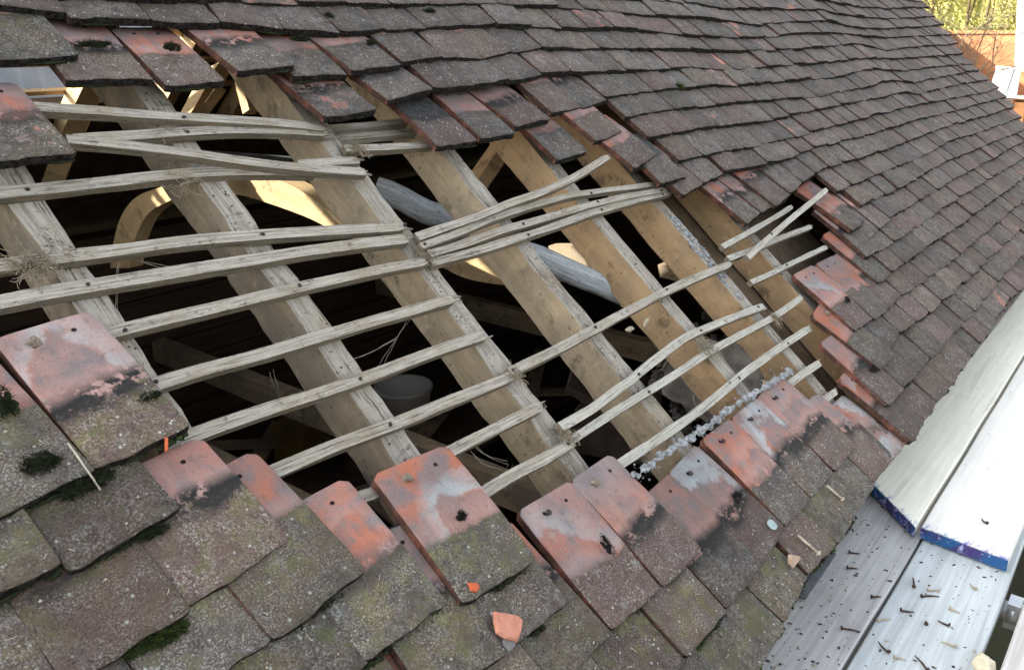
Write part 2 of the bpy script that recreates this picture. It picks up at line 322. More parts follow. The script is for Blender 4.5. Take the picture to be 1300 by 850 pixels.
# ================================================================ the near slope: clay tiles
GA = .1
RUNS = {
0: [('L', [(959,850),(992,796),(1024,732),(1062,689),(1091,640),(1133,584)]), ('R', [(1156,562),(1175,533),(1221,470),(1249,429),(1280,380),(1300,365)])],
1: [('L', [(850,862),(920,776)]), ('R', [(1127,516),(1165,474),(1202,432),(1233,401),(1261,365),(1287,334),(1300,322)])],
2: [('L', [(750,838),(777,803)]), ('R', [(1116,471),(1130,443),(1143,423),(1181,396),(1202,378),(1300,287)])],
3: [('L', [(612,850),(641,829)]), ('R', [(1110,406),(1127,394),(1141,378),(1162,365),(1200,339),(1300,253)])],
4: [('L', [(440,862),(465,841)]), ('R', [(1115,360),(1174,315),(1200,299),(1300,226)])],
5: [('L', [(293,850),(349,813)]), ('R', [(1098,327),(1120,317),(1174,281),(1200,262),(1300,200)])],
6: [('L', [(132,850),(236,779),(240,769)]), ('R', [(1102,305),(1136,273),(1162,258),(1200,235),(1300,179)])],
7: [('L', [(0,755),(70,719),(78,733),(231,645)]), ('R', [(1092,263),(1150,235),(1200,206),(1300,165)])],
8: [('L', [(0,656),(122,597)]), ('R', [(1063,245),(1118,220),(1170,200),(1200,182)])],
9: [('R', [(986,262),(1023,228),(1045,215),(1096,200),(1200,162)])],
10: [('R', [(921,218),(987,206),(1000,202),(1028,190),(1089,176),(1146,158),(1183,148),(1200,144)])],
11: [('R', [(862,206),(900,197),(959,185),(1000,177),(1089,153),(1136,141),(1162,134),(1200,128),(1250,118)])],
12: [('R', [(822,175),(850,171),(895,162),(982,152),(1070,134),(1118,125),(1146,117),(1165,121),(1200,111),(1245,103)])],
13: [('R', [(795,150),(841,141),(890,136),(935,130),(1000,127),(1047,122),(1108,110),(1125,102),(1160,106),(1200,97),(1240,90)])],
14: [('R', [(700,143),(760,135),(775,122),(830,116),(900,108),(945,110),(1000,103),(1059,99),(1104,88),(1141,91),(1200,84),(1230,83)])],
15: [('R', [(551,116),(593,114),(597,112),(645,104),(700,94),(770,92),(830,89),(874,85),(940,90),(1000,84),(1047,80),(1104,75),(1141,75),(1200,71),(1223,68)])],
16: [('L', [(-40,88),(0,79),(101,72)]), ('R', [(511,82),(560,74),(609,76),(660,65),(700,62),(760,61),(818,62),(888,62),(925,67),(1000,64),(1047,60),(1087,56),(1125,65),(1141,62),(1200,58),(1215,55)])],
17: [('LR', [(0,8),(87,18),(88,24),(200,28),(287,31),(365,38),(440,43),(501,37),(565,35),(620,31),(700,37),(806,38),(888,47),(960,50),(1000,45),(1047,42),(1087,45),(1131,48),(1200,45)], (88,22))],
18: [('LR', [(376,5),(496,5),(600,5),(700,9),(818,19),(865,24),(912,26),(960,33),(1000,29),(1047,27),(1087,37),(1141,37),(1195,32)], (496,6))],
19: [('LR', [(820,1),(853,3),(912,12),(1000,12),(1047,15),(1082,21),(1127,25),(1184,22)], (820,1))],
20: [('LR', [(1042,0),(1078,8),(1127,12),(1174,10)], (1042,0))],
}
# tiles placed one by one round the hole: course, TL, TR, BR, BL in the picture, attrs, label, extras
X_T = [
(8,(0,425),(130,396),(243,541),(122,597), dict(red=.2,moss=.75,lime=.55,det=2), 'large orange tile lying whole at the left edge, mortar lump near its top','mh'),
(6,(150,610),(253,548),(371,684),(240,769), dict(red=.05,moss=.7,lime=.0,det=2,yo=.012), 'mossy tile with a smooth pink head, touching the big orange tile',''),
(5,(282,582),(325,577),(465,723),(349,813), dict(red=.05,moss=.6,lime=.1,det=2,yo=.034,lift=.008), 'grey headed tile with two nails, third along the lower hole edge from the left','n2'),
(4,(381,631),(423,613),(569,763),(465,841), dict(red=.05,moss=.6,lime=.2,det=2,yo=.01,lift=.008), 'pink headed tile just left of the raised loose tile','h'),
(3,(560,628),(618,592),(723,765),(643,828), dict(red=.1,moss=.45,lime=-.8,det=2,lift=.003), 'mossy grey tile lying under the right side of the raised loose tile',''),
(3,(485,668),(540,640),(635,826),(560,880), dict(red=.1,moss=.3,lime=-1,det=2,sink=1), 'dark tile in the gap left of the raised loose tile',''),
(4,(457,595),(553,548),(682,709),(590,767), dict(red=.1,moss=.55,lime=.95,det=2,lift=.012), 'raised loose tile with an orange and white head, largest on the hole edge','mh'),
(2,(650,652),(707,619),(841,746),(777,800), dict(red=.1,moss=.05,lime=.5,det=2), 'tile with pink and grey head and black soot, right of the raised loose tile','n'),
(2,(712,613),(774,583),(891,697),(844,744), dict(red=.1,moss=.05,lime=.15,det=2), 'tile with plain pink head and a mortar lump, highest of the middle pair','mh'),
(1,(816,614),(848,600),(968,715),(924,773), dict(red=.2,moss=0,lime=.05,det=2), 'plain salmon headed tile, first of the five narrow heads below the mortar fillet',''),
(1,(835,598),(880,566),(997,668),(968,715), dict(red=.2,moss=0,lime=1.,det=2), 'white and orange headed tile, second of the five narrow heads below the mortar fillet','n'),
(1,(890,552),(912,540),(1030,633),(998,668), dict(red=.3,moss=0,lime=.3,det=2), 'orange headed tile with black soot streak, middle of the five heads below the mortar','n'),
(1,(917,530),(945,511),(1060,600),(1031,633), dict(red=.2,moss=0,lime=.9,det=2), 'pale headed tile, fourth of the five heads below the mortar fillet','n'),
(1,(952,506),(987,490),(1089,563),(1060,600), dict(red=.4,moss=0,lime=.25,det=2), 'orange headed tile at the right end of the five heads below the mortar','n'),
(0,(1100,548),(1112,532),(1150,565),(1134,584), dict(red=1.2,moss=0,lime=.9,det=1,sink=1), 'short bare orange and white tile at the eave corner of the hole',''),
# right rim of the hole
(6,(1000,250),(1031,233),(1103,276),(1078,297), dict(red=.8,moss=0,lime=.6,det=2,lift=.02), 'loose red and white tile with a batten lying across it','h'),
(3,(1002,356),(1026,343),(1108,404),(1086,420), dict(red=.5,moss=0,lime=.6,det=2), 'pink headed tile with white streaks, left of the pair on the right rim',''),
(3,(1034,339),(1061,327),(1134,386),(1109,404), dict(red=.3,moss=0,lime=.1,det=2), 'salmon headed tile, right of the pair on the right rim',''),
(2,(1018,400),(1036,388),(1135,450),(1116,471), dict(red=.2,moss=0,lime=1.1,det=2), 'tile with a white limed head just below the pink pair on the right rim','m'),
(1,(1030,437),(1044,425),(1146,495),(1127,516), dict(red=.4,moss=0,lime=.9,det=2), 'tile with a blue grey limed head and soot on the right rim',''),
(0,(1057,490),(1068,478),(1173,538),(1156,562), dict(red=.7,moss=0,lime=.5,det=2), 'lowest rim tile at the eave, crusty orange head right of the hole',''),
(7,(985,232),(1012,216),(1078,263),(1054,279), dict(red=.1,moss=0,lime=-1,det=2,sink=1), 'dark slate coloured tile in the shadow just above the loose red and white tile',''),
# slipped tiles along the upper rim
(9,(905,229),(922,219),(963,273),(952,282), dict(red=.75,moss=0,lime=.2,det=2,sink=1), 'long bare pink tile hanging on the upper rim, leftmost of three',''),
(9,(926,221),(942,212),(984,261),(968,270), dict(red=.3,moss=0,lime=.5,det=2,sink=1), 'long bare grey and white tile hanging on the upper rim, middle of three',''),
(10,(846,212),(868,199),(893,233),(869,248), dict(red=.1,moss=0,lime=0,det=2), 'small grey tile above the cement patch on the rafter',''),
(10,(869,199),(893,188),(919,220),(894,233), dict(red=.3,moss=0,lime=0,det=2), 'grey tile with a pink side above the rim, beside the cement patch',''),
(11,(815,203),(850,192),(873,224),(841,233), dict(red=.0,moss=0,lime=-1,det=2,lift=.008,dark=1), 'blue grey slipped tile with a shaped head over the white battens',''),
(12,(776,187),(815,168),(836,195),(806,215), dict(red=.2,moss=0,lime=0,det=2,lift=.012), 'crooked brown grey tile tilted over the upper rim',''),
(13,(722,141),(765,132),(794,166),(754,181), dict(red=.3,moss=.2,lime=0,det=2,lift=.006), 'slipped tile with a red side and ochre lichen above the rafters',''),
(13,(684,165),(722,150),(747,192),(709,203), dict(red=.3,moss=0,lime=0,det=2,sink=1), 'low slipped tile with a pink head hanging between two rafters',''),
(14,(603,128),(648,118),(700,150),(657,162), dict(red=.4,moss=.1,lime=.1,det=2), 'rim tile with pink patches, fourth slipped tile along the upper rim',''),
(14,(561,126),(606,117),(655,170),(612,175), dict(red=.4,moss=.05,lime=.1,det=2,lift=.004), 'rim tile with two pink flashes above the second gap',''),
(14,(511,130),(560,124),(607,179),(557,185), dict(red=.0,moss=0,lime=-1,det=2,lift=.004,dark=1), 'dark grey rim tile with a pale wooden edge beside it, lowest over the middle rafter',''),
(15,(465,78),(512,72),(550,113),(495,128), dict(red=.4,moss=0,lime=0,det=2,lift=.006), 'upper rim tile with a pink centre patch, right of the bright gap',''),
(15,(360,105),(410,98),(480,139),(414,149), dict(red=.8,moss=0,lime=.05,det=2,lift=.004), 'dark tile with an orange corner hanging above the batten ends',''),
(15,(-60,120),(28,112),(97,195),(0,206), dict(red=.7,moss=.2,lime=.2,det=2,lift=.004), 'pink headed tile at the left edge above the first batten',''),
(16,(374-62,57),(374,52),(442,94),(374,98), dict(red=.2,moss=0,lime=0,det=2), 'upper rim tile with a mossy head between two lifted tiles',''),
(16,(390,48),(446,46),(510,82),(449,91), dict(red=.6,moss=0,lime=0,det=2,lift=.008), 'lifted upper rim tile with orange patches at its head',''),
(16,(250,50),(322,46),(376,82),(303,90), dict(red=.4,moss=.1,lime=.1,det=2,lift=.016), 'lifted tile with a pale red left edge over the first gap',''),
(16,(140,50),(222,50),(287,103),(212,108), dict(red=.5,moss=.1,lime=0,det=2), 'dark reddish tile with a moss cushion above the bright gap',''),
(16,(20,44),(130,42),(195,101),(85,101), dict(red=.35,moss=.2,lime=0,det=2), 'wide grey tile with a reddish head at the top left rim',''),
]
VERGE = sorted([(q.y, q.x) for q in (onroof(x, y) for x, y in [(1165,0),(1176,9),(1185,21),(1195,32),(1205,43),(1215,55),(1223,68),(1238,85),(1254,101),(1266,113),(1285,136),(1294,150)])])
def verge_u(v): return float(np.interp(v, [a for a, b in VERGE], [b for a, b in VERGE]))
L_T = .265
def tile_mesh(W, L, at, det, rnd, uo=0., roundtop=True, holes=True, flat=False, into=None, M=None, yo=0.):
    """clay plain tile, top face up, tail at y=0, head at y=L. det 2/1/0 sets the mesh density"""
    mb = into if into is not None else MB()
    nx, ny = ((14, 22), (7, 10), (3, 4))[2-det] if det else (3, 4)
    if det == 1: nx, ny = 7, 10
    T = .017; camb = rnd.uniform(-.001, .0035); lon = rnd.uniform(0, .004); tw = rnd.uniform(-.002, .002); sd = rnd.random()*99
    e = .0016; rough = .0007 if det else 0
    xs = [0, e]+[e+(W-2*e)*i/nx for i in range(1, nx)]+[W-e, W]; ys = [0, e]+[e+(L-2*e)*j/ny for j in range(1, ny)]+[L-e, L]
    if det == 0: xs = [W*i/nx for i in range(nx+1)]; ys = [L*j/ny for j in range(ny+1)]
    nX, nY = len(xs), len(ys); b = len(mb.v)
    def pos(x, y, bot, bx, by):
        chip = 0
        if det:
            q = noise.noise(Vector((x*26, sd, 0)))*.0045+noise.noise(Vector((x*110, sd, 3)))*.0022
            wy = max(0, 1-y/.03); chip = (q+noise.noise(Vector((x*9, sd, 11)))*.003)*wy
        else:
            chip = noise.noise(Vector((x*26, sd, 0)))*.004*max(0, 1-y/.03)
        sx = noise.noise(Vector((y*14, sd, 7)))*.0016*(1 if x > W/2 else -1)*abs(2*x/W-1)
        # rounded corners
        yy = y+chip; xx = x+sx
        if roundtop and det:
            r = .016; dx = r-min(x, W-x)
            if dx > 0 and y > L-r: yy -= (r-math.sqrt(max(0, r*r-dx*dx)))*((y-(L-r))/r)
        r = .007; dx = r-min(x, W-x)
        if dx > 0 and y < r and det: yy += (r-math.sqrt(max(0, r*r-dx*dx)))*(1-y/r)
        z = camb*(1-(2*x/W-1)**2)+lon*(1-(2*y/L-1)**2)+tw*(2*x/W-1)*(2*y/L-1)
        if bot: z -= T
        else:
            if det and (bx or by): z -= .0014
            z += noise.noise(Vector((x*55, y*55, sd)))*rough+noise.noise(Vector((x*160, y*160, sd)))*rough*.6
        return Vector((xx, yy, z))
    for bot in (0, 1):
        for j, y in enumerate(ys):
            for i, x in enumerate(xs):
                p = pos(x, y, bot, i in (0, nX-1), j in (0, nY-1))
                if M is not None: p = M @ p
                mb.vert(p, (x+uo, y-yo), at)
    for j in range(nY-1):
        for i in range(nX-1):
            a = b+j*nX+i; mb.face((a, a+1, a+nX+1, a+nX), 0, det > 0)
            if det: a += nX*nY; mb.face((a, a+nX, a+nX+1, a+1), 2)
    o = nX*nY
    for i in range(nX-1):
        a = b+i; mb.face((a, a+o, a+o+1, a+1), 1)
        a = b+(nY-1)*nX+i; mb.face((a, a+1, a+o+1, a+o), 2)
    for j in range(nY-1):
        a = b+j*nX; mb.face((a, a+nX, a+nX+o, a+o), 2)
        a = b+j*nX+nX-1; mb.face((a, a+o, a+nX+o, a+nX), 2)
    if holes and det == 2:
        for hx in (.3, .7):
            c = Vector((W*hx, L-.03, 0)); z = pos(c.x, c.y, 0, 0, 0).z+.0012; k = len(mb.v)
            for q in range(10):
                p = Vector((c.x+.0042*math.cos(q*PI/5), c.y+.0036*math.sin(q*PI/5), z)); mb.vert(M @ p if M is not None else p, (0, 0), at)
            mb.face(range(k, k+10), 3)
    return mb
def frame(BL, BR, v_tilt=.13, lift=0., w0=0.):
    x = (BR-BL).normalized(); n0 = Vector((0, 0, 1)); y = n0.cross(x)
    y = Vector((y.x, y.y, -v_tilt)).normalized(); n = x.cross(y).normalized(); y = n.cross(x)
    o = BL+Vector((0, 0, w0+lift))
    M = Matrix(((x.x, y.x, n.x, o.x), (x.y, y.y, n.y, o.y), (x.z, y.z, n.z, o.z), (0, 0, 0, 1)))
    return M
RM4 = RM.to_4x4()
tiles = []    # dicts: course, M (roof frame), W, L, at, label, area
rT = random.Random(5)
def jit(a): return rT.uniform(-a, a)
def mossy(u, v):
    return max(0., min(.9, (1.15-(u-.05)*.9)))*rT.uniform(.45, 1) if v < 1.2 and u < 1.1 else (.0 if rT.random() < .8 else .3)
for c in range(0, 32):
    runs = RUNS.get(c) or [('LR', None, None)]
    for run in runs:
        mode, pts = run[0], run[1]
        if pts:
            q = [onroof(x, y) for x, y in pts]; U = [a.x for a in q]; V = [a.y for a in q]
        else:
            U = [0, 1]; V = [GA*c+.02]*2
        def vat(u):
            if u <= U[0]: base = V[0]+(GA*c-V[0])*min(1, (U[0]-u)/3)
            elif u >= U[-1]: base = V[-1]+(GA*c-V[-1])*min(1, (u-U[-1])/1.5)
            else: base = float(np.interp(u, U, V))
            return base+(noise.noise(Vector((u*1.3, c*3.1, 2)))*.012 if (u < U[0] or u > U[-1]) else 0)
        def add(ul, ur):
            far = ul > 2.2
            a = .0055 if far else .003
            vl, vr = vat(ul+.012), vat(ur-.012); d = (vr-vl)/(ur-ul-.024)*.012
            vl -= d; vr += d
            lf = (abs(jit(.004)) if rT.random() < .8 else .007)+(.0065 if far else .002)+.004*noise.noise(Vector((ul*1.7, c*2.1, 8)))
            vl += jit(a); vr += jit(a)
            BL = Vector((ul+.0012, vl, jit(.0015))); BR = Vector((ur-.0012, vr, jit(.0015)))
            reddish = rT.random() < (.07 if far else (.20 if vl > 1.2 else 0))
            at = (rT.random(), (rT.uniform(.6, .95) if reddish else rT.uniform(0, .25)), mossy(ul, vl), rT.uniform(0, .3))
            tiles.append(dict(c=c, M=frame(BL, BR, .148+jit(.012), lf), W=(BR-BL).length, L=L_T, at=at, u=ul, v=vl, mode=mode, verge=(ur > verge_u(vl)-.1)))
        W0 = .166
        if mode == 'L':
            u = U[-1]
            while u > -3.0:
                wd = W0+jit(.003); add(u-wd, u); u -= wd
        elif mode == 'R':
            u = U[0]; vv = verge_u(V[-1])
            while u < vv-.06:
                wd = W0+jit(.004); add(u, u+wd); u += wd
        else:
            u0 = onroof(*run[2]).x if len(run) > 2 and run[2] else .083*(c % 2)
            u = u0
            while u > -3.0:
                wd = W0+jit(.003); add(u-wd, u); u -= wd
            u = u0; vv = verge_u(V[-1])
            while u < vv-.06:
                wd = W0+jit(.004); add(u, u+wd); u += wd
for t in X_T:
    c, TL, TR, BR, BL, a, lab, ex = t
    lift = a.get('lift', 0); sink = -.013 if a.get('sink') else .001
    bl, br = onroof(*BL, lift+sink), onroof(*BR, lift+sink)
    wt = -.032+lift*.3+sink
    tl, tr = onroof(*TL, wt), onroof(*TR, wt)
    W = min(.178, max(.13, (br-bl).length)); x = (br-bl).normalized()
    ym = (tl+tr)/2-(bl+br)/2; L = min(.275, max(.22, ym.length))
    mid = (bl+br)/2; y = (tr-br).normalized()*.5+(tl-bl).normalized()*.5 if c not in (3, 5, 4, 6, 2, 1, 0) else (tr-br)
    y = (y-x*y.dot(x)).normalized() if abs(y.normalized().dot(x)) < .5 else Vector((0, 1, -.12)).normalized()
    y.z = max(-.2, min(-.04, y.z)); y = (y-x*y.dot(x)).normalized(); n = x.cross(y).normalized()
    o = mid-x*(W/2)
    M = Matrix(((x.x, y.x, n.x, o.x), (x.y, y.y, n.y, o.y), (x.z, y.z, n.z, o.z), (0, 0, 0, 1)))
    s = rT.random()
    tiles.append(dict(c=c, M=M, W=W, L=min(.268, L) if L < .25 else .265, at=(s, a['red'], a['moss'], a['lime']), label=lab, ex=ex, u=o.x, v=o.y, verge=False, exp=True, yo=a.get('yo', 0), det=a.get('det', 2)))
def inframe(p): return -30 < p[0] < 1330 and -30 < p[1] < 880 and p[2] > 0
for t in tiles:
    M = RM4 @ t['M']
    q = [px(M @ Vector(a)) for a in ((0, 0, 0), (t['W'], 0, 0), (t['W'], .1, 0), (0, .1, 0))]
    t['scr'] = q; cx = sum(a[0] for a in q)/4; cy = sum(a[1] for a in q)/4
    ok = sum(0 < a[0] < 1300 and 0 < a[1] < 850 for a in q) >= 1 and all(a[2] > 0 for a in q)
    ar = abs(sum(q[i][0]*q[(i+1) % 4][1]-q[(i+1) % 4][0]*q[i][1] for i in range(4)))/2
    t['area'] = (1e9 if t.get('exp') else ar) if ok else (1e9 if t.get('exp') else -1)
inview = [t for t in tiles if t['area'] > 0]
inview.sort(key=lambda t: -t['area'])
print('tiles', len(tiles), 'in view', len(inview), 'explicit', sum(1 for t in tiles if t.get('exp')))
big = inview[:300]
bigid = set(id(t) for t in big)
ORD = ['zeroth','first','second','third','fourth','fifth','sixth','seventh','eighth','ninth','tenth','eleventh','twelfth','thirteenth','fourteenth','fifteenth','sixteenth','seventeenth','eighteenth','nineteenth','twentieth']
def ordn(n):
    if n <= 20: return ORD[n]
    tens = {2: 'twenty', 3: 'thirty', 4: 'forty', 5: 'fifty', 6: 'sixty'}[n//10]
    return tens+('-'+ORD[n % 10] if n % 10 else 'th').replace('yth', 'ieth')
NUM = 'zero one two three four five six seven eight nine ten eleven twelve thirteen fourteen fifteen sixteen seventeen eighteen nineteen twenty'.split()+['top']*20
def look(t):
    s, r, mo, li = t['at']
    if r > .6: return 'red patched tile'
    if mo > .45: return 'mossy greenish tile'
    if (s*13.7) % 1 > .8: return 'brownish tile'
    return 'plain grey tile'
# labels by course and place in the course
for c in range(32):
    rowt = [t for t in big if t['c'] == c and not t.get('exp')]
    left = sorted([t for t in rowt if t['mode'] == 'L'], key=lambda t: -t['u'])
    right = sorted([t for t in rowt if t['mode'] == 'R'], key=lambda t: t['u'])
    whole = sorted([t for t in rowt if t['mode'] == 'LR'], key=lambda t: t['u'])
    cn = 'in the eave course' if c == 0 else 'in course %s above the eave' % NUM[c]
    for k, t in enumerate(left): t['label'] = '%s %s, %s leftward from the hole' % (look(t), cn, ordn(k+1))
    for k, t in enumerate(right): t['label'] = '%s %s, %s rightward from the hole' % (look(t), cn, ordn(k+1))
    for k, t in enumerate(whole): t['label'] = '%s %s, %s from the left' % (look(t), cn, ordn(k+1))
TM = [TILE, E_TAIL, E_SIDE, HOLE_SHADE]
nail_rnd = random.Random(3)
def head_nail(t, M, pos, kind):
    mb = MB(); p = Vector(pos)
    if kind == 'm': mb.blob(p+Vector((0, 0, .004)), (.0095, .008, .008), 9, 6, .5); o = mb.build('mortar_lump', MORTAR_D)
    else:
        mb.tube([p+Vector((0, 0, -.006)), p+Vector((.001, 0, .005))], .0028, 6); mb.tube([p+Vector((.001, 0, .005)), p+Vector((.0012, 0, .0075))], .0062, 8)
        o = mb.build('nail', NAIL)
    o.parent = t; return o
MORTAR_D = simple('mortar_lump', (.33, .26, .20), (.16, .13, .10), 200, .95, .8)
GRP = 'clay tiles laid in courses on the slope'
for t in big:
    det = t.get('det', 2 if t['area'] > 2200 else 1)
    mb = tile_mesh(t['W'], t['L'], t['at'], det, rT, yo=t['yo'] if t.get('exp') else .026)
    o = mb.build('clay_tile', TM if not t.get('exp') else [TILE, E_TAIL, E_HOT, HOLE_SHADE], M=RM4 @ t['M'])
    tag(o, t['label'], 'roof tile', GRP)
    ex = t.get('ex', ''); L = t['L']; W = t['W']
    if 'm' in ex: head_nail(o, None, (W*.3, L-.032, .002), 'm')
    if 'n' in ex: head_nail(o, None, (W*.32, L-.034, .002), 'n')
    if '2' in ex: head_nail(o, None, (W*.55, L-.085, .002), 'n')
    t['obj'] = o
mb = MB()
for t in tiles:
    if id(t) in bigid: continue
    if t['verge']: t['at'] = (t['at'][0], rT.uniform(.7, 1.1), 0, .2)
    tile_mesh(t['W'], t['L'], t['at'], 1 if t['area'] > 250 else 0, rT, into=mb, M=RM4 @ t['M'], holes=False, yo=.026)
# short under-tiles of the eave
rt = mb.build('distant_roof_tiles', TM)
tag(rt, 'small dark clay tiles covering the far upper part of the slope', 'roof tiles', kind='stuff')
mb = MB()
u = -3.0
while u < 6.25:
    if not (onroof(1133, 584).x-.02 < u+.08 < onroof(1160, 562).x+.0):
        tile_mesh(.164, .165, (rT.random(), .3, 0, 0), 0, rT, into=mb, M=RM4 @ frame(Vector((u, .012, -.0135)), Vector((u+.16, .012, -.0135)), .13), holes=False)
    u += .166
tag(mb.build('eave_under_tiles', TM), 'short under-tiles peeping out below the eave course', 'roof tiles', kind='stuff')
# verge: tiled undercloak bedded on the gable
mb = MB()
pts = [rw(verge_u(v)+.045, v, -.03) for v in np.arange(-.0, 3.2, .08)]
mb.bar(pts, .07, .03, RM @ Vector((0, 0, 1)), 0, .004)
VM = simple('verge_clay', (.34, .17, .15), (.18, .11, .10), 25, .9, .6)
tag(mb.build('verge_edging', VM), 'thin pinkish clay edging running up the gable end of the roof', 'verge')
# ================================================================ rafters
RG = 'rafters of the near slope'
R_U = [-.88, -.535, -.187, .161, .50, .86, 1.20, 1.55]
R_L = ['rafter hidden under mossy tiles, farthest left', 'grey rafter with a straw nest on it at the left edge of the photo',
       'rough brown rafter running down to the raised loose tile, behind the dark bin', 'weathered rafter carrying the split ends of the left battens',
       'split rafter with a ring of old bark, crossed by the fan of battens', 'smooth tan rafter with purple stains, fourth of the open rafters',
       'smooth orange tan rafter under the tilted black tile', 'tan rafter half hidden by the right rim of the hole, smeared with cement']
for k, u in enumerate(R_U):
    rough = k < 5
    mb = MB(); pts = [Vector((u-.027+noise.noise(Vector((v*1.5, k*7, 0)))*.006, v, -.066)) for v in np.arange(.09, 3.19, .03)]
    mb.bar(pts, .055, .105, (0, 0, 1), 0, .0055 if rough else .0028, mi_side=1)
    o = mb.build('rafter', [RTOP, RS_OLD if k < 3 else (RS_MID if k < 5 else RS_TAN)], M=RM4)
    tag(o, R_L[k], 'rafter', RG)
# ================================================================ battens (points in the picture, traced along the middle of the top face)
BG = 'roofing battens across the hole'
BATS = [
 ([(36,134),(90,138),(150,141),(210,147),(270,150),(330,153),(380,157),(412,162)], 'topmost grey batten, sagging from the left tile to the second rafter', .026, (-.02,-.04), 1),
 ([(96,176),(170,172),(230,166),(300,163),(360,165),(416,168)], 'second batten from the top, resting just under the topmost one', .027, (-.04,-.045), 1),
 ([(85,176),(150,182),(212,189),(300,203),(388,213),(464,218)], 'slanting batten crossing below the second one, loose at both ends', .026, (-.03,-.035), 1),
 ([(380,208),(420,205),(455,203)], 'short stub of batten poking out under the slanting one', .024, (-.05,-.05), 0),
 ([(-60,250),(0,244),(70,238),(141,230),(247,217),(339,216),(400,218)], 'bowed batten with a dark stain, reaching the left edge of the photo above the nest', .026, (-.05,-.05), 1),
 ([(-60,345),(0,336),(70,326),(141,319),(220,306),(320,298),(420,292),(512,287)], 'long pale batten passing over the straw nest', .027, (-.045,-.045), 1),
 ([(-60,395),(0,381),(90,366),(200,349),(300,332),(400,316),(516,302)], 'long pale batten just below the one over the nest', .027, (-.045,-.045), 1),
 ([(120,426),(160,416),(230,400),(320,378),(400,360),(470,344),(541,331)], 'batten starting at the head of the big orange tile', .026, (-.045,-.045), 1),
 ([(170,496),(210,482),(270,464),(340,448),(410,425),(490,402),(576,378)], 'batten starting behind the right side of the big orange tile', .026, (-.045,-.045), 1),
 ([(210,566),(250,548),(330,521),(400,500),(460,481),(540,449),(615,424)], 'split ended batten starting below the big orange tile', .026, (-.045,-.045), 1),
 ([(280,630),(340,600),(420,566),(500,538),(580,505),(640,482),(656,473)], 'batten passing in front of the dark bin, ending on the second rafter', .027, (-.045,-.045), 1),
 ([(648,472),(710,442),(790,398),(860,362),(928,334)], 'long straight batten from the second rafter up to the right rim', .025, (-.043,-.045), 1),
 ([(400,655),(445,633),(482,622)], 'short batten end left of the raised loose tile', .026, (-.045,-.045), 0),
 ([(540,590),(575,570),(630,543),(688,514)], 'short batten between the raised loose tile and the second rafter', .026, (-.045,-.045), 1),
 ([(600,634),(630,612),(680,588),(728,560)], 'splintered batten end above the right corner of the raised tile', .026, (-.042,-.045), 1),
 ([(712,541),(750,520),(785,494),(830,458),(870,427),(905,412),(970,388)], 'upper of two battens that meet in a long narrow V on the tan rafters', .022, (-.04,-.042), 1),
 ([(722,560),(760,535),(800,510),(850,480),(900,446),(940,425),(990,398),(1018,376)], 'lower of two battens that meet in a long narrow V on the tan rafters', .022, (-.045,-.045), 1),
 ([(770,600),(800,580),(850,548),(900,512),(940,477),(985,444),(1028,416)], 'lowest long batten, just above the mortar fillet', .023, (-.045,-.045), 1),
 ([(990,497),(1015,477),(1041,460)], 'short pale batten across the small corner opening at the end of the mortar', .022, (-.045,-.045), 1),
 ([(1034,517),(1048,506),(1062,496)], 'stub of batten in the lowest corner opening near the eave', .022, (-.045,-.045), 0),
 ([(530,300),(560,290),(600,277),(645,258),(690,243),(735,222),(772,198)], 'bent batten lifted at its right end, top of the fan in the middle', .022, (-.04,-.0), 0),
 ([(535,312),(580,296),(625,277),(670,262),(730,246),(780,240),(830,233)], 'second batten of the fan, running to the crooked tile', .020, (-.035,-.025), 1),
 ([(545,322),(600,305),(640,291),(690,277),(740,262),(790,250),(846,240)], 'third batten of the fan with a dark knot', .022, (-.04,-.03), 1),
 ([(548,333),(600,320),(650,304),(700,288),(750,270),(800,256),(852,243)], 'lowest batten of the fan in the middle of the hole', .022, (-.045,-.035), 1),
 ([(918,313),(945,298),(975,281),(1006,262)], 'upper batten behind the crossed one beside the white and red tile', .020, (-.04,-.025), 0),
 ([(950,326),(975,303),(1005,277),(1030,257),(1050,240)], 'loose batten lying across the white and red tile', .022, (-.02,.022), 1),
 ([(925,328),(960,315),(990,302),(1030,287)], 'lower batten under the crossed one on the right rim', .020, (-.045,-.04), 0),
 ([(954,358),(985,344),(1015,329),(1050,313)], 'short batten below the crossed ones on the right rim', .020, (-.045,-.045), 1),
 ([(438,188),(480,187),(550,183)], 'short grey batten under the dark grey rim tile', .022, (-.045,-.045), 1),
]
rb = random.Random(21)
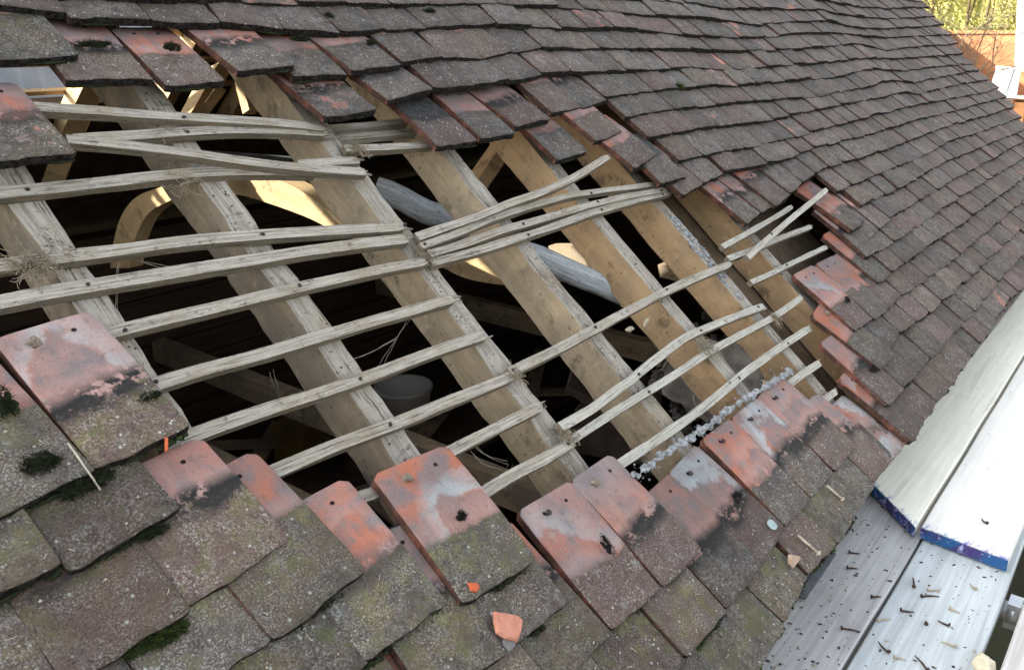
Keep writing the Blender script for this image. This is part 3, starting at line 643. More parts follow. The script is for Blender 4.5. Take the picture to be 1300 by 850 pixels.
for n, (pts, lab, wd, (w0, w1), nails) in enumerate(BATS):
    N = len(pts)
    # distances for interpolation, then a finer line
    q = [onroof(x, y, w0+(w1-w0)*i/(N-1)) for i, (x, y) in enumerate(pts)]
    d = [0]
    for i in range(1, N): d.append(d[-1]+(q[i]-q[i-1]).length)
    M_ = max(4, int(d[-1]/.007)); fine = []
    for i in range(M_+1):
        s = d[-1]*i/M_; fine.append(Vector([float(np.interp(s, d, [a[k] for a in q])) for k in range(3)]))
    for _ in range(60 if n in (15, 20, 21, 22, 23) else 170):
        fine = [fine[0]]+[(fine[i-1]+fine[i]*2+fine[i+1])/4 for i in range(1, len(fine)-1)]+[fine[-1]]
    mb = MB(); wd *= rb.uniform(.95, 1.08)
    tp = rb.uniform(.5, .85)
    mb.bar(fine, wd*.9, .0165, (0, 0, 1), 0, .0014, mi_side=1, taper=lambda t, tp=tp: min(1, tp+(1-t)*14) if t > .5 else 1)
    # splinters at the free end
    e = fine[-1]; dr = (fine[-1]-fine[-3]).normalized(); sd = Vector((0, 0, 1)).cross(dr)
    for s in range(3):
        off = rb.uniform(-.4, .4)*wd; ln = rb.uniform(.008, .03)
        mb.bar([e-dr*.015+sd*off+Vector((0, 0, -.004)), e+dr*ln*.6+sd*off+Vector((0, 0, -.005)), e+dr*ln+sd*(off+rb.uniform(-.003, .003))+Vector((0, 0, -.006))], .005, .004, (0, 0, 1), 0, .001, taper=lambda t: 1-.8*t)
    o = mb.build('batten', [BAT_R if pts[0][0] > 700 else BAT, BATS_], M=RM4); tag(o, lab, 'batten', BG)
    if nails:
        for u in R_U:
            ku = u-.027
            for i in range(1, len(fine)):
                if (fine[i-1].x-ku)*(fine[i].x-ku) <= 0:
                    if rb.random() < .3: break
                    p = fine[i]+Vector((rb.uniform(-.012, .012), rb.uniform(-.004, .004), 0)); nb = MB()
                    nb.tube([p+Vector((0, 0, -.012)), p+Vector((0, 0, .0025))], .0036, 6)
                    nb.blob(p+Vector((0, 0, .001)), (rb.uniform(.0025, .005), .0035, .002), 7, 5, .6)
                    c = nb.build('nail', NAIL); c.parent = o; break
# thin battens left on the slope, seen below the upper rim
for k, (pts, lab) in enumerate([([(405,163),(470,158),(520,153)], 'thin batten end in the dark gap right of the topmost batten'), ([(415,176),(470,171),(530,166)], 'thin edge of a second batten in the same dark gap, above the short grey one')]):
    mb = MB(); mb.bar([onroof(x, y, -.09) for x, y in pts], .018, .02, (0, 0, 1), 0, .001); tag(mb.build('batten', BAT, M=RM4), lab, 'batten', BG)
# ================================================================ timber bits inside: arched braces, struts, pole
def plank_poly(name, outer, inner, X0, thick, mat, lab, cat, plane='x', grp=None, wv=0):
    "an outline traced in the picture, stood in the truss plane x = X0, with real thickness"
    def chaikin(P):
        for _ in range(2):
            Q = [P[0]]
            for a, b in zip(P[:-1], P[1:]): Q += [a.lerp(b, .25), a.lerp(b, .75)]
            P = Q+[P[-1]]
        return P
    mb = MB(); A = chaikin([onx(x, y, X0) for x, y in outer]); B = chaikin([onx(x, y, X0) for x, y in inner])
    n = len(A); L = 0; n = len(A); L = 0
    for i in range(n):
        if i: L += (A[i]-A[i-1]).length
        for k, (p, dx) in enumerate(((A[i], 0), (B[i], 0), (B[i], thick), (A[i], thick))):
            mb.vert(p+Vector((dx, 0, 0)), (L, k*.05))
    for i in range(n-1):
        o = 4*i
        for k in range(4): mb.face((o+k, o+(k+1) % 4, o+4+(k+1) % 4, o+4+k), 0)
    mb.face((3, 2, 1, 0)); o = 4*(n-1); mb.face((o, o+1, o+2, o+3))
    o = mb.build(name, mat); return tag(o, lab, cat, grp)
AG = 'curved timber braces inside the roof'
plank_poly('arched_brace', [(268,216),(300,214),(340,222),(380,240),(412,262),(437,288)], [(283,246),(305,247),(335,256),(370,268),(400,280),(420,292)], .34, .06, RS_PALE, 'bright curved brace striped with sunlight between the first and second rafters', 'brace', grp=AG)
plank_poly('arched_brace', [(228,232),(200,238),(170,250),(152,275),(143,310),(140,340)], [(236,246),(212,256),(190,268),(178,285),(168,312),(164,340)], .22, .05, RS_PALE, 'dim curved brace curling down left of the first open rafter', 'brace', grp=AG)
plank_poly('arched_brace', [(556,318),(590,320),(625,328),(665,345),(700,350)], [(560,338),(585,352),(620,360),(660,363),(700,362)], .72, .05, RS_PALE, 'shallow brown curved brace between the second and third rafters', 'brace', grp=AG)
plank_poly('arched_brace', [(696,312),(725,312),(750,316),(775,335),(800,372)], [(700,330),(720,340),(745,352),(765,366),(790,390)], 1.15, .05, RS_OLD, 'stained curved brace between the third and fourth rafters, behind the grey pole', 'brace', grp=AG)
plank_poly('arched_brace', [(835,336),(860,338),(890,350),(930,385)], [(838,352),(858,356),(885,372),(920,405)], 1.5, .05, RS_OLD, 'dull curved brace seen in the gap right of the fourth rafter', 'brace', grp=AG)
def stick(name, a, b, wd, th, mat, lab, cat, up=(-1, 0, 0), grp=None, jitr=.002):
    mb = MB(); n = 10; pts = [a.lerp(b, i/n) for i in range(n+1)]; mb.bar(pts, wd, th, up, 0, jitr)
    return tag(mb.build(name, mat), lab, cat, grp)
def at_d(x, y, k): return CAM+ray(x, y)*k
SG = 'struts inside the roof'
stick('strut', at_d(118,85,2.6), at_d(54,226,2.3), .075, .05, RS_PALE, 'white sunlit strut at the upper left behind the topmost batten', 'strut', grp=SG)
stick('strut', at_d(268,84,3.0), at_d(232,150,2.9), .11, .05, RS_PALE, 'sunlit yellow block of timber above the topmost batten', 'strut', grp=SG)
stick('strut', at_d(300,92,2.6), at_d(312,142,2.6), .04, .04, RS_PALE, 'bright strut foot against the second rafter under the lifted tile', 'strut', grp=SG)
stick('strut', at_d(640,168,2.9), at_d(560,285,2.6), .08, .045, RS_TAN, 'tan strut leaning the other way behind the third rafter', 'strut', grp=SG)
stick('strut', at_d(275,110,2.7), at_d(215,190,2.5), .025, .03, RS_OLD, 'thin dark strut crossing behind the bright gap', 'strut', grp=SG)
mb = MB(); a = at_d(478,240,2.35); b = at_d(850,398,2.45); n = 24
mb.tube([a.lerp(b, i/n)+Vector((0, 0, .01*noise.noise(Vector((i*.4, 0, 0))))) for i in range(n+1)], [.034]*(n+1), 14)
POLE = batten_material('grey_pole', (.55, .58, .60), (.38, .41, .43), (.58, .61, .62))
tag(mb.build('pole', POLE), 'thick blue grey weathered pole lying slantwise under the rafters', 'pole')
mb = MB(); mb.bar([at_d(255,192,2.6), at_d(360,200,2.7), at_d(440,206,2.75)], .09, .02, (0, 0, 1), 0, .002)
tag(mb.build('board_offcut', simple('slate_board', (.09, .10, .11), scale=15)), 'dark slate coloured board lying behind the slanting batten', 'board')
# ================================================================ the outbuilding itself
D = 4.86; ZG = -2.6; ZR = 3.2*SP; YR = 3.2*CP; XL = -3.1; XR = 7.0
hut = empty('outbuilding', (2, 2.4, ZG)); tag(hut, 'old brick outbuilding with a broken clay tiled roof and dark interior', 'building')
def hpart(name, mb, mat):
    o = mb.build(name, mat); o.parent = hut; o.matrix_parent_inverse = Matrix.Translation((-2, -2.4, -ZG)); return o
BRK = brick_mat('hut_brick', (.26, .12, .08), (.16, .085, .06), (.25, .23, .2))
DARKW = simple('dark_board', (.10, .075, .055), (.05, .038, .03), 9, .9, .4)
BOARDW = board_wall()
mb = MB(); mb.box((2, .2, (ZG-.22)/2), (10.2, .2, -ZG-.22)); hpart('wall', mb, BRK)
mb = MB(); mb.box((2, D-.15, (ZG-.05)/2), (10.2, .2, -ZG-.05)); hpart('wall', mb, BOARDW)
for X, nm in ((XL+.05, 'gable_wall'), (XR-.32, 'gable_wall')):
    mb = MB()
    for xx in (X-.1, X+.1):
        for y, z in ((.31, ZG), (D-.26, ZG), (D-.26, .05), (YR, ZR-.2), (.31, .05)): mb.vert((xx, y, z), (y, z))
    mb.face((0, 1, 2, 3, 4)); mb.face((9, 8, 7, 6, 5))
    for i in range(5): mb.face((i, 5+i, 5+(i+1) % 5, (i+1) % 5))
    hpart(nm, mb, BOARDW)
mb = MB(); mb.box((2, 2.4, -2.25), (10, 4.2, .08)); hpart('floor', mb, simple('earth_floor', (.07, .06, .05), scale=6))
# fascia and wall plate
mb = MB(); mb.box((1.6, .09, -.13), (9.3, .022, .12)); hpart('fascia', mb, simple('fascia_wood', (.22, .2, .17), scale=30))
mb = MB(); mb.box((2, .23, -.17), (10, .1, .09)); hpart('wall_plate', mb, RS_OLD)
# rear slope: boarded, with the top stripped to rafters and battens
def rear(v, off=0.): return Vector((0, D-v*CP+0*off, v*SP))
def rear_slab(x0, x1, v0, v1, name):
    mb = MB(); nrm = Vector((0, SP, CP))
    P = [Vector((x0, 0, 0))+rear(v0), Vector((x1, 0, 0))+rear(v0), Vector((x1, 0, 0))+rear(v1), Vector((x0, 0, 0))+rear(v1)]
    for p in P: mb.vert(p-nrm*.04, (p.x, p.y))
    for p in P: mb.vert(p+nrm*.01, (p.x, p.y))
    for q in ((3,2,1,0),(4,5,6,7),(0,1,5,4),(1,2,6,5),(2,3,7,6),(3,0,4,7)): mb.face(q)
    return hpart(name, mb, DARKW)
OPX0, OPX1, OPV0, OPV1 = -1.6, 2.9, 1.25, 2.6
rear_slab(OPX0, OPX1, 1.8, 2.12, 'rear_slope_or_cover'); rear_slab(.35, OPX1, 2.123, OPV1-.003, 'rear_slope_or_cover'); rear_slab(OPX0, .0, OPV0+.003, 1.797, 'rear_slope_or_cover'); rear_slab(1.4, OPX1, OPV0+.003, 1.797, 'rear_slope_or_cover'); rear_slab(XL, XR-.2, -.1, OPV0, 'rear_slope_or_cover'); rear_slab(XL, XR-.2, OPV1, 3.19, 'rear_slope_or_cover')  # unseen cover panels, added to let the sun in by chosen slots only
rear_slab(XL, OPX0, OPV0+.003, OPV1-.003, 'rear_slope_or_cover'); rear_slab(OPX1, XR-.2, OPV0+.003, OPV1-.003, 'rear_slope_or_cover')
nr = Vector((0, SP, CP))
for k in range(10):
    x = OPX0+.1+k*.46
    mb = MB(); mb.bar([Vector((x, 0, 0))+rear(v)-nr*.062 for v in np.arange(1.1, 2.75, .15)], .055, .10, nr, 0, .003)
    tag(mb.build('rear_rafter', RS_PALE), 'pale rafter of the stripped far slope, %s from the left' % ORD[k+1], 'rafter', 'rafters of the far slope')
for k in range(7):
    v = OPV0+.12+k*.2
    mb = MB(); mb.bar([Vector((x, 0, 0))+rear(v)-nr*.04 for x in (OPX0+.01, 1.0, 2.0, OPX1-.01)], .028, .018, nr, 0, .002)
    tag(mb.build('rear_batten', RS_PALE), 'thin pale batten on the stripped far slope, %s from the bottom' % ORD[k+1], 'batten', 'battens of the far slope')
# corrugated sheet standing beyond the far slope
mb = MB(); n = 240
for i in range(n+1):
    x = -1+i*.03
    for j, z in enumerate((-.6, 1.25)): mb.vert((x, 5.9+.02*math.sin(i*PI/2.5)+z*.12, z), (x, z))
for i in range(n): mb.face((2*i, 2*i+2, 2*i+3, 2*i+1), 0, True)
o = mb.build('corrugated_fence', simple('galvanised', (.34, .35, .36), (.24, .26, .28), 3, .6, .1, .3))
sm = o.modifiers.new('s', 'SOLIDIFY'); sm.thickness = .003
tag(o, 'pale corrugated sheet fence beyond the far slope, glimpsed through the top left gaps', 'fence')
mb = MB(); P = [Vector((1.24, .12, -.185)), Vector((2.1, .12, -.185)), Vector((2.1, 1.35, -.185)), Vector((1.24, 1.35, -.185))]
mb.box((1.72, .92, -.19), (1.0, 1.65, .02)); tag(mb.build('lining_board', simple('lining_brown', (.20, .145, .095), (.11, .08, .055), 14, .9, .5), M=RM4), 'dusty brown lining board under the battens at the right rim', 'board')
for k, (x, y0, z, w_, lab) in enumerate(((.75, 2.6, -.75, .09, 'dark tie beam low inside the roof, nearest the bin'), (1.45, 2.6, -.75, .09, 'dark tie beam deep inside the roof behind the second rafter'), (3.4, 2.6, -.75, .09, 'dark tie beam deep inside the roof behind the third rafter'))):
    mb = MB(); mb.bar([(x, y, z) for y in np.arange(.35, 4.6, .2)], w_, .14, (0, 0, 1), 0, .004); tag(mb.build('tie_beam', RS_OLD), lab, 'beam', 'tie beams inside the roof')
rq = random.Random(77)
for k in range(9):
    mb = MB(); x, y = rq.uniform(1.4, 4.4), rq.uniform(2.2, 4.3); L_ = rq.uniform(.4, 1.1); a_ = rq.uniform(0, 3)
    mb.box((x, y, -1.47+k*.012), (L_, .11, .02), Matrix.Rotation(a_, 3, 'Z')@Matrix.Rotation(rq.uniform(-.1, .1), 3, 'Y')); tag(mb.build('loose_plank', RS_OLD), 'dusty offcut of plank in the dark, %s up in the heap on the workbench' % ORD[k+1], 'plank', 'plank offcuts on the workbench')
# inside: bin on a bench, boxes, boards
BD = empty('workbench', (3.0, 3.6, -2.21)); tag(BD, 'dark workbench under the hole holding the grey bin', 'workbench')
def cpart(par, name, mb, mat):
    o = mb.build(name, mat); o.parent = par; o.matrix_parent_inverse = Matrix.Translation(-par.location); return o
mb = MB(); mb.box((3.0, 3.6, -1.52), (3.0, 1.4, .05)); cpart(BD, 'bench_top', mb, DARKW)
for a in (1.6, 4.4):
    for b_ in (3.0, 4.2):
        mb = MB(); mb.box((a, b_, -1.878), (.08, .08, .66)); cpart(BD, 'leg', mb, DARKW)
bc = at_d(511, 480, 1); 
ctr = onz(512, 492, -1.2)
mb = MB(); prof = [(.16, -.29), (.19, -.02), (.205, 0), (.205, .02), (.19, .02), (.175, -.02), (.15, -.27)]; n = 28
for (r, z) in prof:
    for k in range(n): mb.vert((ctr.x+r*math.cos(2*PI*k/n), ctr.y+r*math.sin(2*PI*k/n), ctr.z+z), (k, z))
for j in range(len(prof)-1):
    for k in range(n): mb.face((j*n+k, j*n+(k+1) % n, (j+1)*n+(k+1) % n, (j+1)*n+k), 0, True)
mb.face([k for k in range(n)][::-1]); mb.face([(len(prof)-1)*n+k for k in range(n)])
tag(mb.build('bin', simple('grey_plastic', (.80, .83, .80), (.7, .74, .72), 6, .5, .1)), 'round grey plastic bin standing on the workbench under the hole', 'bin')
p = onz(760, 490, -1.0)
mb = MB(); mb.box(p, (.6, .4, .05), Matrix.Rotation(.5, 3, 'Z')@Matrix.Rotation(.5, 3, 'X')); mb.box(p+Vector((.1, -.1, -.25)), (.5, .45, .3), Matrix.Rotation(.3, 3, 'Z'))
tag(mb.build('crate', simple('dusty_box', (.20, .17, .15), scale=8)), 'dusty open box under the third rafter in the dark', 'box')
p = onz(380, 555, -1.25); mb = MB(); mb.box(p, (.28, .2, .2), Matrix.Rotation(.4, 3, 'Z')); mb.box(p+Vector((0, 0, .11)), (.3, .22, .03), Matrix.Rotation(.4, 3, 'Z'))
tag(mb.build('storage_box', simple('yellow_plastic', (.22, .15, .05), scale=5, rough=.5)), 'small yellow brown box deep below the lower left battens', 'box')
# rubble in the eave corner below the battens
# ================================================================ scaffold boards outside the eave
def board_mat(name, a, b, dirt=.3, paint=False, endc=None, sk=0.):
    N = NT(name, .8, .25); o = N.n('ShaderNodeTexCoord').outputs['Object']
    g = scaled(N, o, (2.5, 70, 60)); n = N.noise(g, 1, 5, .6); n2 = N.noise(o, 6, 5, .6); n3 = N.noise(o, 120, 4, .7)
    c = N.mix(N.ramp(n, .4, .62), b, a); c = N.mix(N.ramp(n2, .5, .7, 0, dirt), c, tuple(q*.6 for q in b))
    c = N.mix(N.ramp(n3, .66, .76, 0, .6), c, tuple(q*.35 for q in b))
    g2 = scaled(N, o, (1.2, 26, 1)); c = N.mix(N.ramp(N.noise(g2, 1, 3, .5), .62, .66, 0, .3), c, tuple(q*.5 for q in b))
    if endc is not None:
        sx = N.n('ShaderNodeSeparateXYZ'); N.l(o, sx.inputs[0]); d = N.math('SUBTRACT', sx.outputs[0], endc)
        d = N.math('SUBTRACT', d, N.math('MULTIPLY', sx.outputs[1], sk))
        m_ = N.math('MULTIPLY', N.ramp(d, .035, .0), N.ramp(N.noise(scaled(N, o, (25, 60, 60)), 1, 4, .7), .47, .62))
        c = N.mix(m_, c, N.mix(N.ramp(n2, .45, .55), (.06, .25, .50), (.16, .13, .42)))
    N.bump(N.math('ADD', n, n3), .35, .002); return N.col(c)
BG1 = board_mat('board_grey', (.56, .55, .535), (.44, .43, .415), .3)
BG2 = board_mat('board_bluegrey', (.56, .60, .60), (.45, .485, .485), .2)
N = NT('board_end_paint', .6, .3); o_ = N.n('ShaderNodeTexCoord').outputs['Object']
c = N.mix(N.ramp(N.noise(o_, 14, 3, .6), .42, .55), (.02, .09, .24), (.05, .035, .15)); c = N.mix(N.ramp(N.noise(o_, 60, 4, .7), .57, .64), c, (.35, .40, .60))
PAINT = N.col(c)
SBG = 'scaffold boards beside the eave'
def sboard(x0, x1, y0, y1, z, th, mat, lab, yaw=0., paint=False, roll=0., skew=0.):
    e = empty('scaffold_board', (x0, (y0+y1)/2, z)); tag(e, lab, 'scaffold board', SBG); e.rotation_euler = (roll, 0, yaw)
    L = x1-x0; W = y1-y0; mb = MB(); n = 60; b = 0
    prof = [(-W/2, -th), (-W/2, -.004), (-W/2+.004, 0), (0, .0), (W/2-.004, 0), (W/2, -.004), (W/2, -th)]
    for i in range(n+1):
        x = L*(i/n)**1.5
        for (y, zz) in prof:
            mb.vert((x+skew*y*(1-i/n), y+noise.noise(Vector((x*3, y*5, z*9)))*.003, zz+noise.noise(Vector((x*2, y*9, z*7)))*.0015), (x, y))
    K = len(prof)
    for i in range(n):
        for k in range(K): mb.face((i*K+k, i*K+(k+1) % K, (i+1)*K+(k+1) % K, (i+1)*K+k), 0)
    mb.face(range(K)); mb.face([n*K+k for k in range(K)][::-1])
    o = mb.build('plank', mat); o.parent = e
    if paint:
        mb = MB(); mb.box((-.0035, 0, -th/2-.001), (.005, W-.002, th-.003)); mb.v = [(q[0]+skew*q[1], q[1], q[2]) for q in mb.v]; o = mb.build('painted_end', PAINT); o.parent = e
    return e
zt = -.16
sboard(-1.2, 1.9, -.096, .128, -.2, .038, BG1, 'lower grey scaffold board tucked beside the eave tiles, scuffed and dotted with debris', 0)
sboard(-1.2, 1.9, -.325, -.104, -.2, .038, BG2, 'lower pale blue grey scaffold board strewn with old nails', 0)
pa, pb = onz(1112, 617, zt), onz(1167, 672, zt); pc, pd = onz(1178, 670, zt), onz(1290, 713, zt)
WT1 = board_mat('board_cream', (.94, .92, .79), (.86, .83, .69), .12, endc=0., sk=1.04); WT2 = board_mat('board_white', (.84, .82, .75), (.76, .74, .67), .1, endc=0., sk=.134)
print('ends', pa, pb, pc, pd)
sboard(1.193, 7.5, -.084, .135, zt, .032, WT1, 'upper cream scaffold board with a blue painted end, next to the eave tiles', 0, True, skew=1.04)
sboard(1.077, 7.5, -.312, -.094, zt-.001, .032, WT2, 'upper white scaffold board with a blue and purple painted end', 0, True, skew=.134)
e_ = onz(1262, 850, -.2)
BG3 = board_mat('board_pale', (.62, .60, .57), (.48, .46, .43))
sboard(-1.0, 6.5, -.60, -.368, -.2, .038, BG3, 'outermost pale scaffold board at the bottom right corner beyond the gap', 0)
# scaffold tube across under the boards
STEEL = simple('galvanised_tube', (.62, .66, .68), (.45, .48, .50), 12, .35, .1, .5, metal=.6)
q = onz(1272, 772, -.235-.03)
e = empty('scaffold_tube', (q.x, 0, q.z)); tag(e, 'shiny galvanised scaffold tube crossing under the boards at the right', 'scaffold tube')
mb = MB(); mb.tube([(0, y, 0) for y in (-1.1, -.4, .05)], .0242, 20); o = mb.build('tube', STEEL); o.parent = e
mb = MB(); mb.tube([(0, -.338, 0), (0, -.362, 0)], .032, 16); mb.box((0, -.350, .0), (.05, .03, .07)); o = mb.build('coupler', STEEL); o.parent = e
q = onz(1248, 842, -.2)
mb = MB(); mb.blob((q.x+.0, q.y-.0, -.205), (.026, .022, .024), 14, 10, .28)
tag(mb.build('foam_lump', simple('foam_cream', (.72, .66, .50), (.55, .47, .32), 60, .9, .8)), 'cream lump of old foam wedged at the edge of the blue grey board', 'foam')
# gutter-like dark strip: old lead edge on the grey board
mb = MB(); a, b = onz(1018, 757, -.185), onz(1057, 700, -.185)
mb.bar([a.lerp(b, i/6) for i in range(7)], .02, .006, (0, 0, 1), 0, .002); tag(mb.build('lead_strip', simple('lead', (.16, .17, .18), scale=30, rough=.6)), 'bent grey strip lying along the eave on the grey scaffold board', 'metal strip')
# debris on the boards
RUST = simple('rust_brown', (.09, .055, .04), (.035, .025, .02), 200, .8, .5); BONE = simple('pale_peg', (.50, .44, .34), (.3, .25, .19), 90, .9, .4)
rd2 = random.Random(6)
def nail_thing(x, y, ang, L, mat, lab, z=-.2, name='loose_nail', cat='nail', grp='nails and pegs dropped on the scaffold boards', r=.0028, P=None, M=None):
    p = onz(x, y, z) if P is None else P; L *= rd2.uniform(.5, .95); r *= .75; mb = MB(); d = Vector((math.cos(ang), math.sin(ang), 0)); s = Vector((-d.y, d.x, 0))
    n = 7; bend = rb.uniform(-.12, .12)
    pts = [d*(L*(i/n-.5))+s*(bend*L*((i/n-.5)**2)*4)+Vector((0, 0, r+.0005)) for i in range(n+1)]
    mb.tube(pts, [r*(.5+.5*min(1, (n-i)/n*1.6+.1)) for i in range(n+1)], 6)
    mb.tube([pts[0]-d*.0015+Vector((0, 0, .0025)), pts[0]+d*.0012+Vector((0, 0, .0025))], r*2.1, 7)
    o = mb.build(name, mat); o.location = p; tag(o, lab, cat, grp)
    if M is not None: o.matrix_world = M
    return o
NL = [(1160,740,.3,.05,RUST,'short black nail at the top left of the nail litter, upright in view'),(1180,757,-.9,.05,RUST,'thick dark nail crossed by a pale one on the blue grey board'),(1187,750,-.7,.05,BONE,'pale peg lying against the thick dark nail'),
(1234,745,.7,.042,BONE,'pinkish peg alone near the right edge of the blue grey board'),(1152,777,-1.1,.06,RUST,'long black nail in the middle of the blue grey board'),(1122,787,-.7,.045,BONE,'thin grey nail lying over the joint of the two lower boards'),
(1175,791,.2,.02,RUST,'tiny black scrap right of the long black nail'),(1197,792,1.4,.03,RUST,'short rusty screw beside the pale bent peg'),(1212,776,-1.7,.035,BONE,'pale bent peg at the right of the nail litter'),
(1204,818,1.6,.036,BONE,'stubby brownish peg lowest at the right'),(1120,822,.9,.06,RUST,'dark nail with a big head near the board joint, low down'),(1170,842,.8,.055,RUST,'black nail at the very bottom edge of the photo'),
(1080,800,-1.2,.05,RUST,'dark nail on the joint between the grey and blue boards'),(1085,703,-1.1,.04,RUST,'rusty bent nail on the grey board under the cream one'),(1082,722,-1.0,.035,RUST,'second rusty nail on the grey board, just below the first'),
(1112,758,-.8,.03,RUST,'short brown nail close to the joint on the grey board'),(1142,836,-1.2,.04,BONE,'thin pale wire nail at the bottom of the blue grey board'),(1248,662,.7,.035,RUST,'small bent dark nail on the white upper board')]
for i, (x, y, a, L, mt, lab) in enumerate(NL): nail_thing(x, y, a, L, mt, lab, z=(-.16 if y < 665 else -.1995), r=.0032)
mb = MB(); rd = random.Random(8)
for i in range(520):
    x = .35+rd.random()**1.5*1.25; y = rd.choice((rd.uniform(-.32, -.11), rd.uniform(-.09, .1))); s = rd.choice((.0009, .0013, .002, .003))
    mb.blob((x, y, -.1990), (s*rd.uniform(1, 2.4), s, s*.6), 5, 3, .5, Matrix.Rotation(rd.uniform(0, 3), 3, 'Z'), rd.choice((0, 0, 0, 1)))
for i in range(90):
    mb.blob((rd.uniform(1.5, 5), rd.uniform(-.3, .1), -.1592), (rd.uniform(.001, .003), .0015, .001), 5, 3, .5, None, 0)
tag(mb.build('grit', [RUST, BONE]), 'dark grit and crumbs scattered over the scaffold boards', 'grit', kind='stuff')
# ================================================================ mortar fillet, moss, nests, straws
def surf(x, y, w=.004): return rw(*onroof(x, y, w))
mb = MB(); line = [(802,606),(825,590),(850,572),(880,553),(905,537),(925,520),(945,506),(968,494),(985,482),(1008,468)]
pts = [onroof(x, y, -.02) for x, y in line]; fine = []
for i in range(len(pts)-1):
    for k in range(26): fine.append(pts[i].lerp(pts[i+1], k/26))
nr_ = 16
for i, p in enumerate(fine):
    t = (fine[min(len(fine)-1, i+1)]-fine[max(0, i-1)]).normalized(); s = Vector((0, 0, 1)).cross(t)
    R_ = .0065*(1+1.3*noise.noise(Vector((i*.13, 0, 0))))*min(1, .3+i/8, .3+(len(fine)-i)/8)
    for k in range(nr_):
        a = 2*PI*k/nr_; q = p+s*math.cos(a)*R_*1.15+Vector((0, 0, math.sin(a)*R_*.42))
        q += Vector((noise.noise(q*70), noise.noise(q*70+Vector((9, 0, 0))), noise.noise(q*70+Vector((0, 9, 0)))))*.007
        q += Vector((noise.noise(q*190), noise.noise(q*190+Vector((9, 0, 0))), noise.noise(q*190+Vector((0, 9, 0)))))*.0026
        mb.vert(q, (0, 0))
for i in range(len(fine)-1):
    for k in range(nr_): mb.face((i*nr_+k, i*nr_+(k+1) % nr_, (i+1)*nr_+(k+1) % nr_, (i+1)*nr_+k), 0, False)
for i in range(260):
    p = rd.choice(fine); s_ = rd.choice((.0006, .0008, .0012, .002)); mb.blob(p+Vector((rd.gauss(0, .012), rd.gauss(0, .012), .003)), (s_*1.4, s_, s_*.7), 6, 4, .6)
tag(mb.build('mortar_fillet', MORTAR, M=RM4), 'crumbly blue grey mortar fillet along the heads of the lowest tiles', 'mortar')
mb = MB(); line = [(868,256),(885,268),(905,288),(920,305)]
for i in range(46):
    v = rd.uniform(.62, .95); mb.blob(Vector((1.173+rd.uniform(-.024, .022), v, -.0655)), (rd.uniform(.003, .012), rd.uniform(.004, .016), rd.uniform(.0008, .0028)), 8, 5, .6, Matrix.Rotation(rd.uniform(-.5, .5), 3, 'Z'))
tag(mb.build('mortar_smear', MORTAR, M=RM4), 'pale cement smeared down the rafter below the upper rim tiles', 'mortar')
def tuft(x, y, rx, ry, n, h, mat, lab, w=.002, seed=0):
    r = random.Random(seed+int(x*7+y)); c = onroof(x, y, w); mb = MB()
    for _ in range(7): mb.blob(c+Vector((r.uniform(-.7, .7)*rx, r.uniform(-.6, .6)*ry, -.001)), (rx*r.uniform(.15, .4), ry*r.uniform(.2, .5), h*.3), 9, 5, .6)
    for i in range(n):
        a = r.uniform(0, 2*PI); k = math.sqrt(r.random())*(1+.6*noise.noise(Vector((math.cos(a)*1.3, math.sin(a)*1.3, x*.1)))); p = c+Vector((math.cos(a)*rx*k, math.sin(a)*ry*k, h*.2*(1-k)))
        d = Vector((r.uniform(-.7, .7), r.uniform(-.9, .5), r.uniform(.3, 1))).normalized()*h*r.uniform(.5, 1.2); s = d.orthogonal().normalized()*h*.07
        i0 = len(mb.v); mb.vert(p-s); mb.vert(p+s); mb.vert(p+d+s*.3); mb.face((i0, i0+1, i0+2))
    return tag(mb.build('moss_tuft', mat, M=RM4), lab, 'moss', 'moss tufts on the tiles')
tuft(55,587,.028,.014,700,.011,MOSS,'flat dark moss cushion on the second tile from the left edge',.0)
tuft(100,620,.028,.010,500,.012,MOSS,'dark moss in the joint under the big orange tile',-.002)
tuft(130,606,.022,.012,350,.009,MOSS,'small moss wad at the bottom corner of the big orange tile',-.004)
tuft(4,510,.016,.024,420,.012,MOSS,'rounded dark moss lump at the left edge of the photo',.0)
tuft(190,503,.020,.007,380,.008,MOSS,'moss strip across the middle of the big orange tile',.004)
tuft(207,808,.040,.010,900,.011,MOSSG,'bright green moss roll in the joint at the bottom left',-.003)
tuft(170,826,.03,.007,500,.009,MOSSG,'thin green moss trailing from the moss roll at the bottom left',-.004)
tuft(195,675,.022,.007,400,.009,MOSS,'moss in the joint between the two mossy left courses',-.004)
tuft(340,733,.02,.006,250,.008,MOSS,'small moss patch in the third course joint',-.003)
tuft(218,60,.020,.012,450,.012,MOSS,'dark moss cushion on the reddish tile at the top left',.0)
tuft(118,56,.035,.008,450,.012,MOSS,'long moss wad under the top left course',-.004)
tuft(380,50,.030,.007,420,.012,MOSS,'moss under the course right of the lifted tile',-.003)
tuft(470,54,.015,.007,260,.012,MOSS,'moss between orange patches on the lifted rim tile',.0)
tuft(545,14,.022,.007,300,.014,MOSS,'moss tuft at the top of the photo above the middle rafters',-.003)
tuft(417,20,.012,.012,200,.012,MOSS,'moss in a gap at the top left of centre',.0)
tuft(862,110,.02,.012,300,.016,MOSSG,'small green moss tuft right of the upper rim',.0)
tuft(1147,72,.03,.008,160,.014,MOSSG,'thin green tuft in the far courses near the gable',.0)
tuft(1075,75,.03,.008,160,.014,MOSSG,'thin green tuft in the far courses left of the gable',.0)
tuft(585,655,.012,.008,420,.007,simple('soot', (.02,.018,.017), bump=.1),'black sooty moss on the raised loose tile',.012)
tuft(770,690,.012,.02,420,.006,simple('soot2', (.02,.018,.017), bump=.1),'black sooty moss beside the joint of the middle pair',.0)
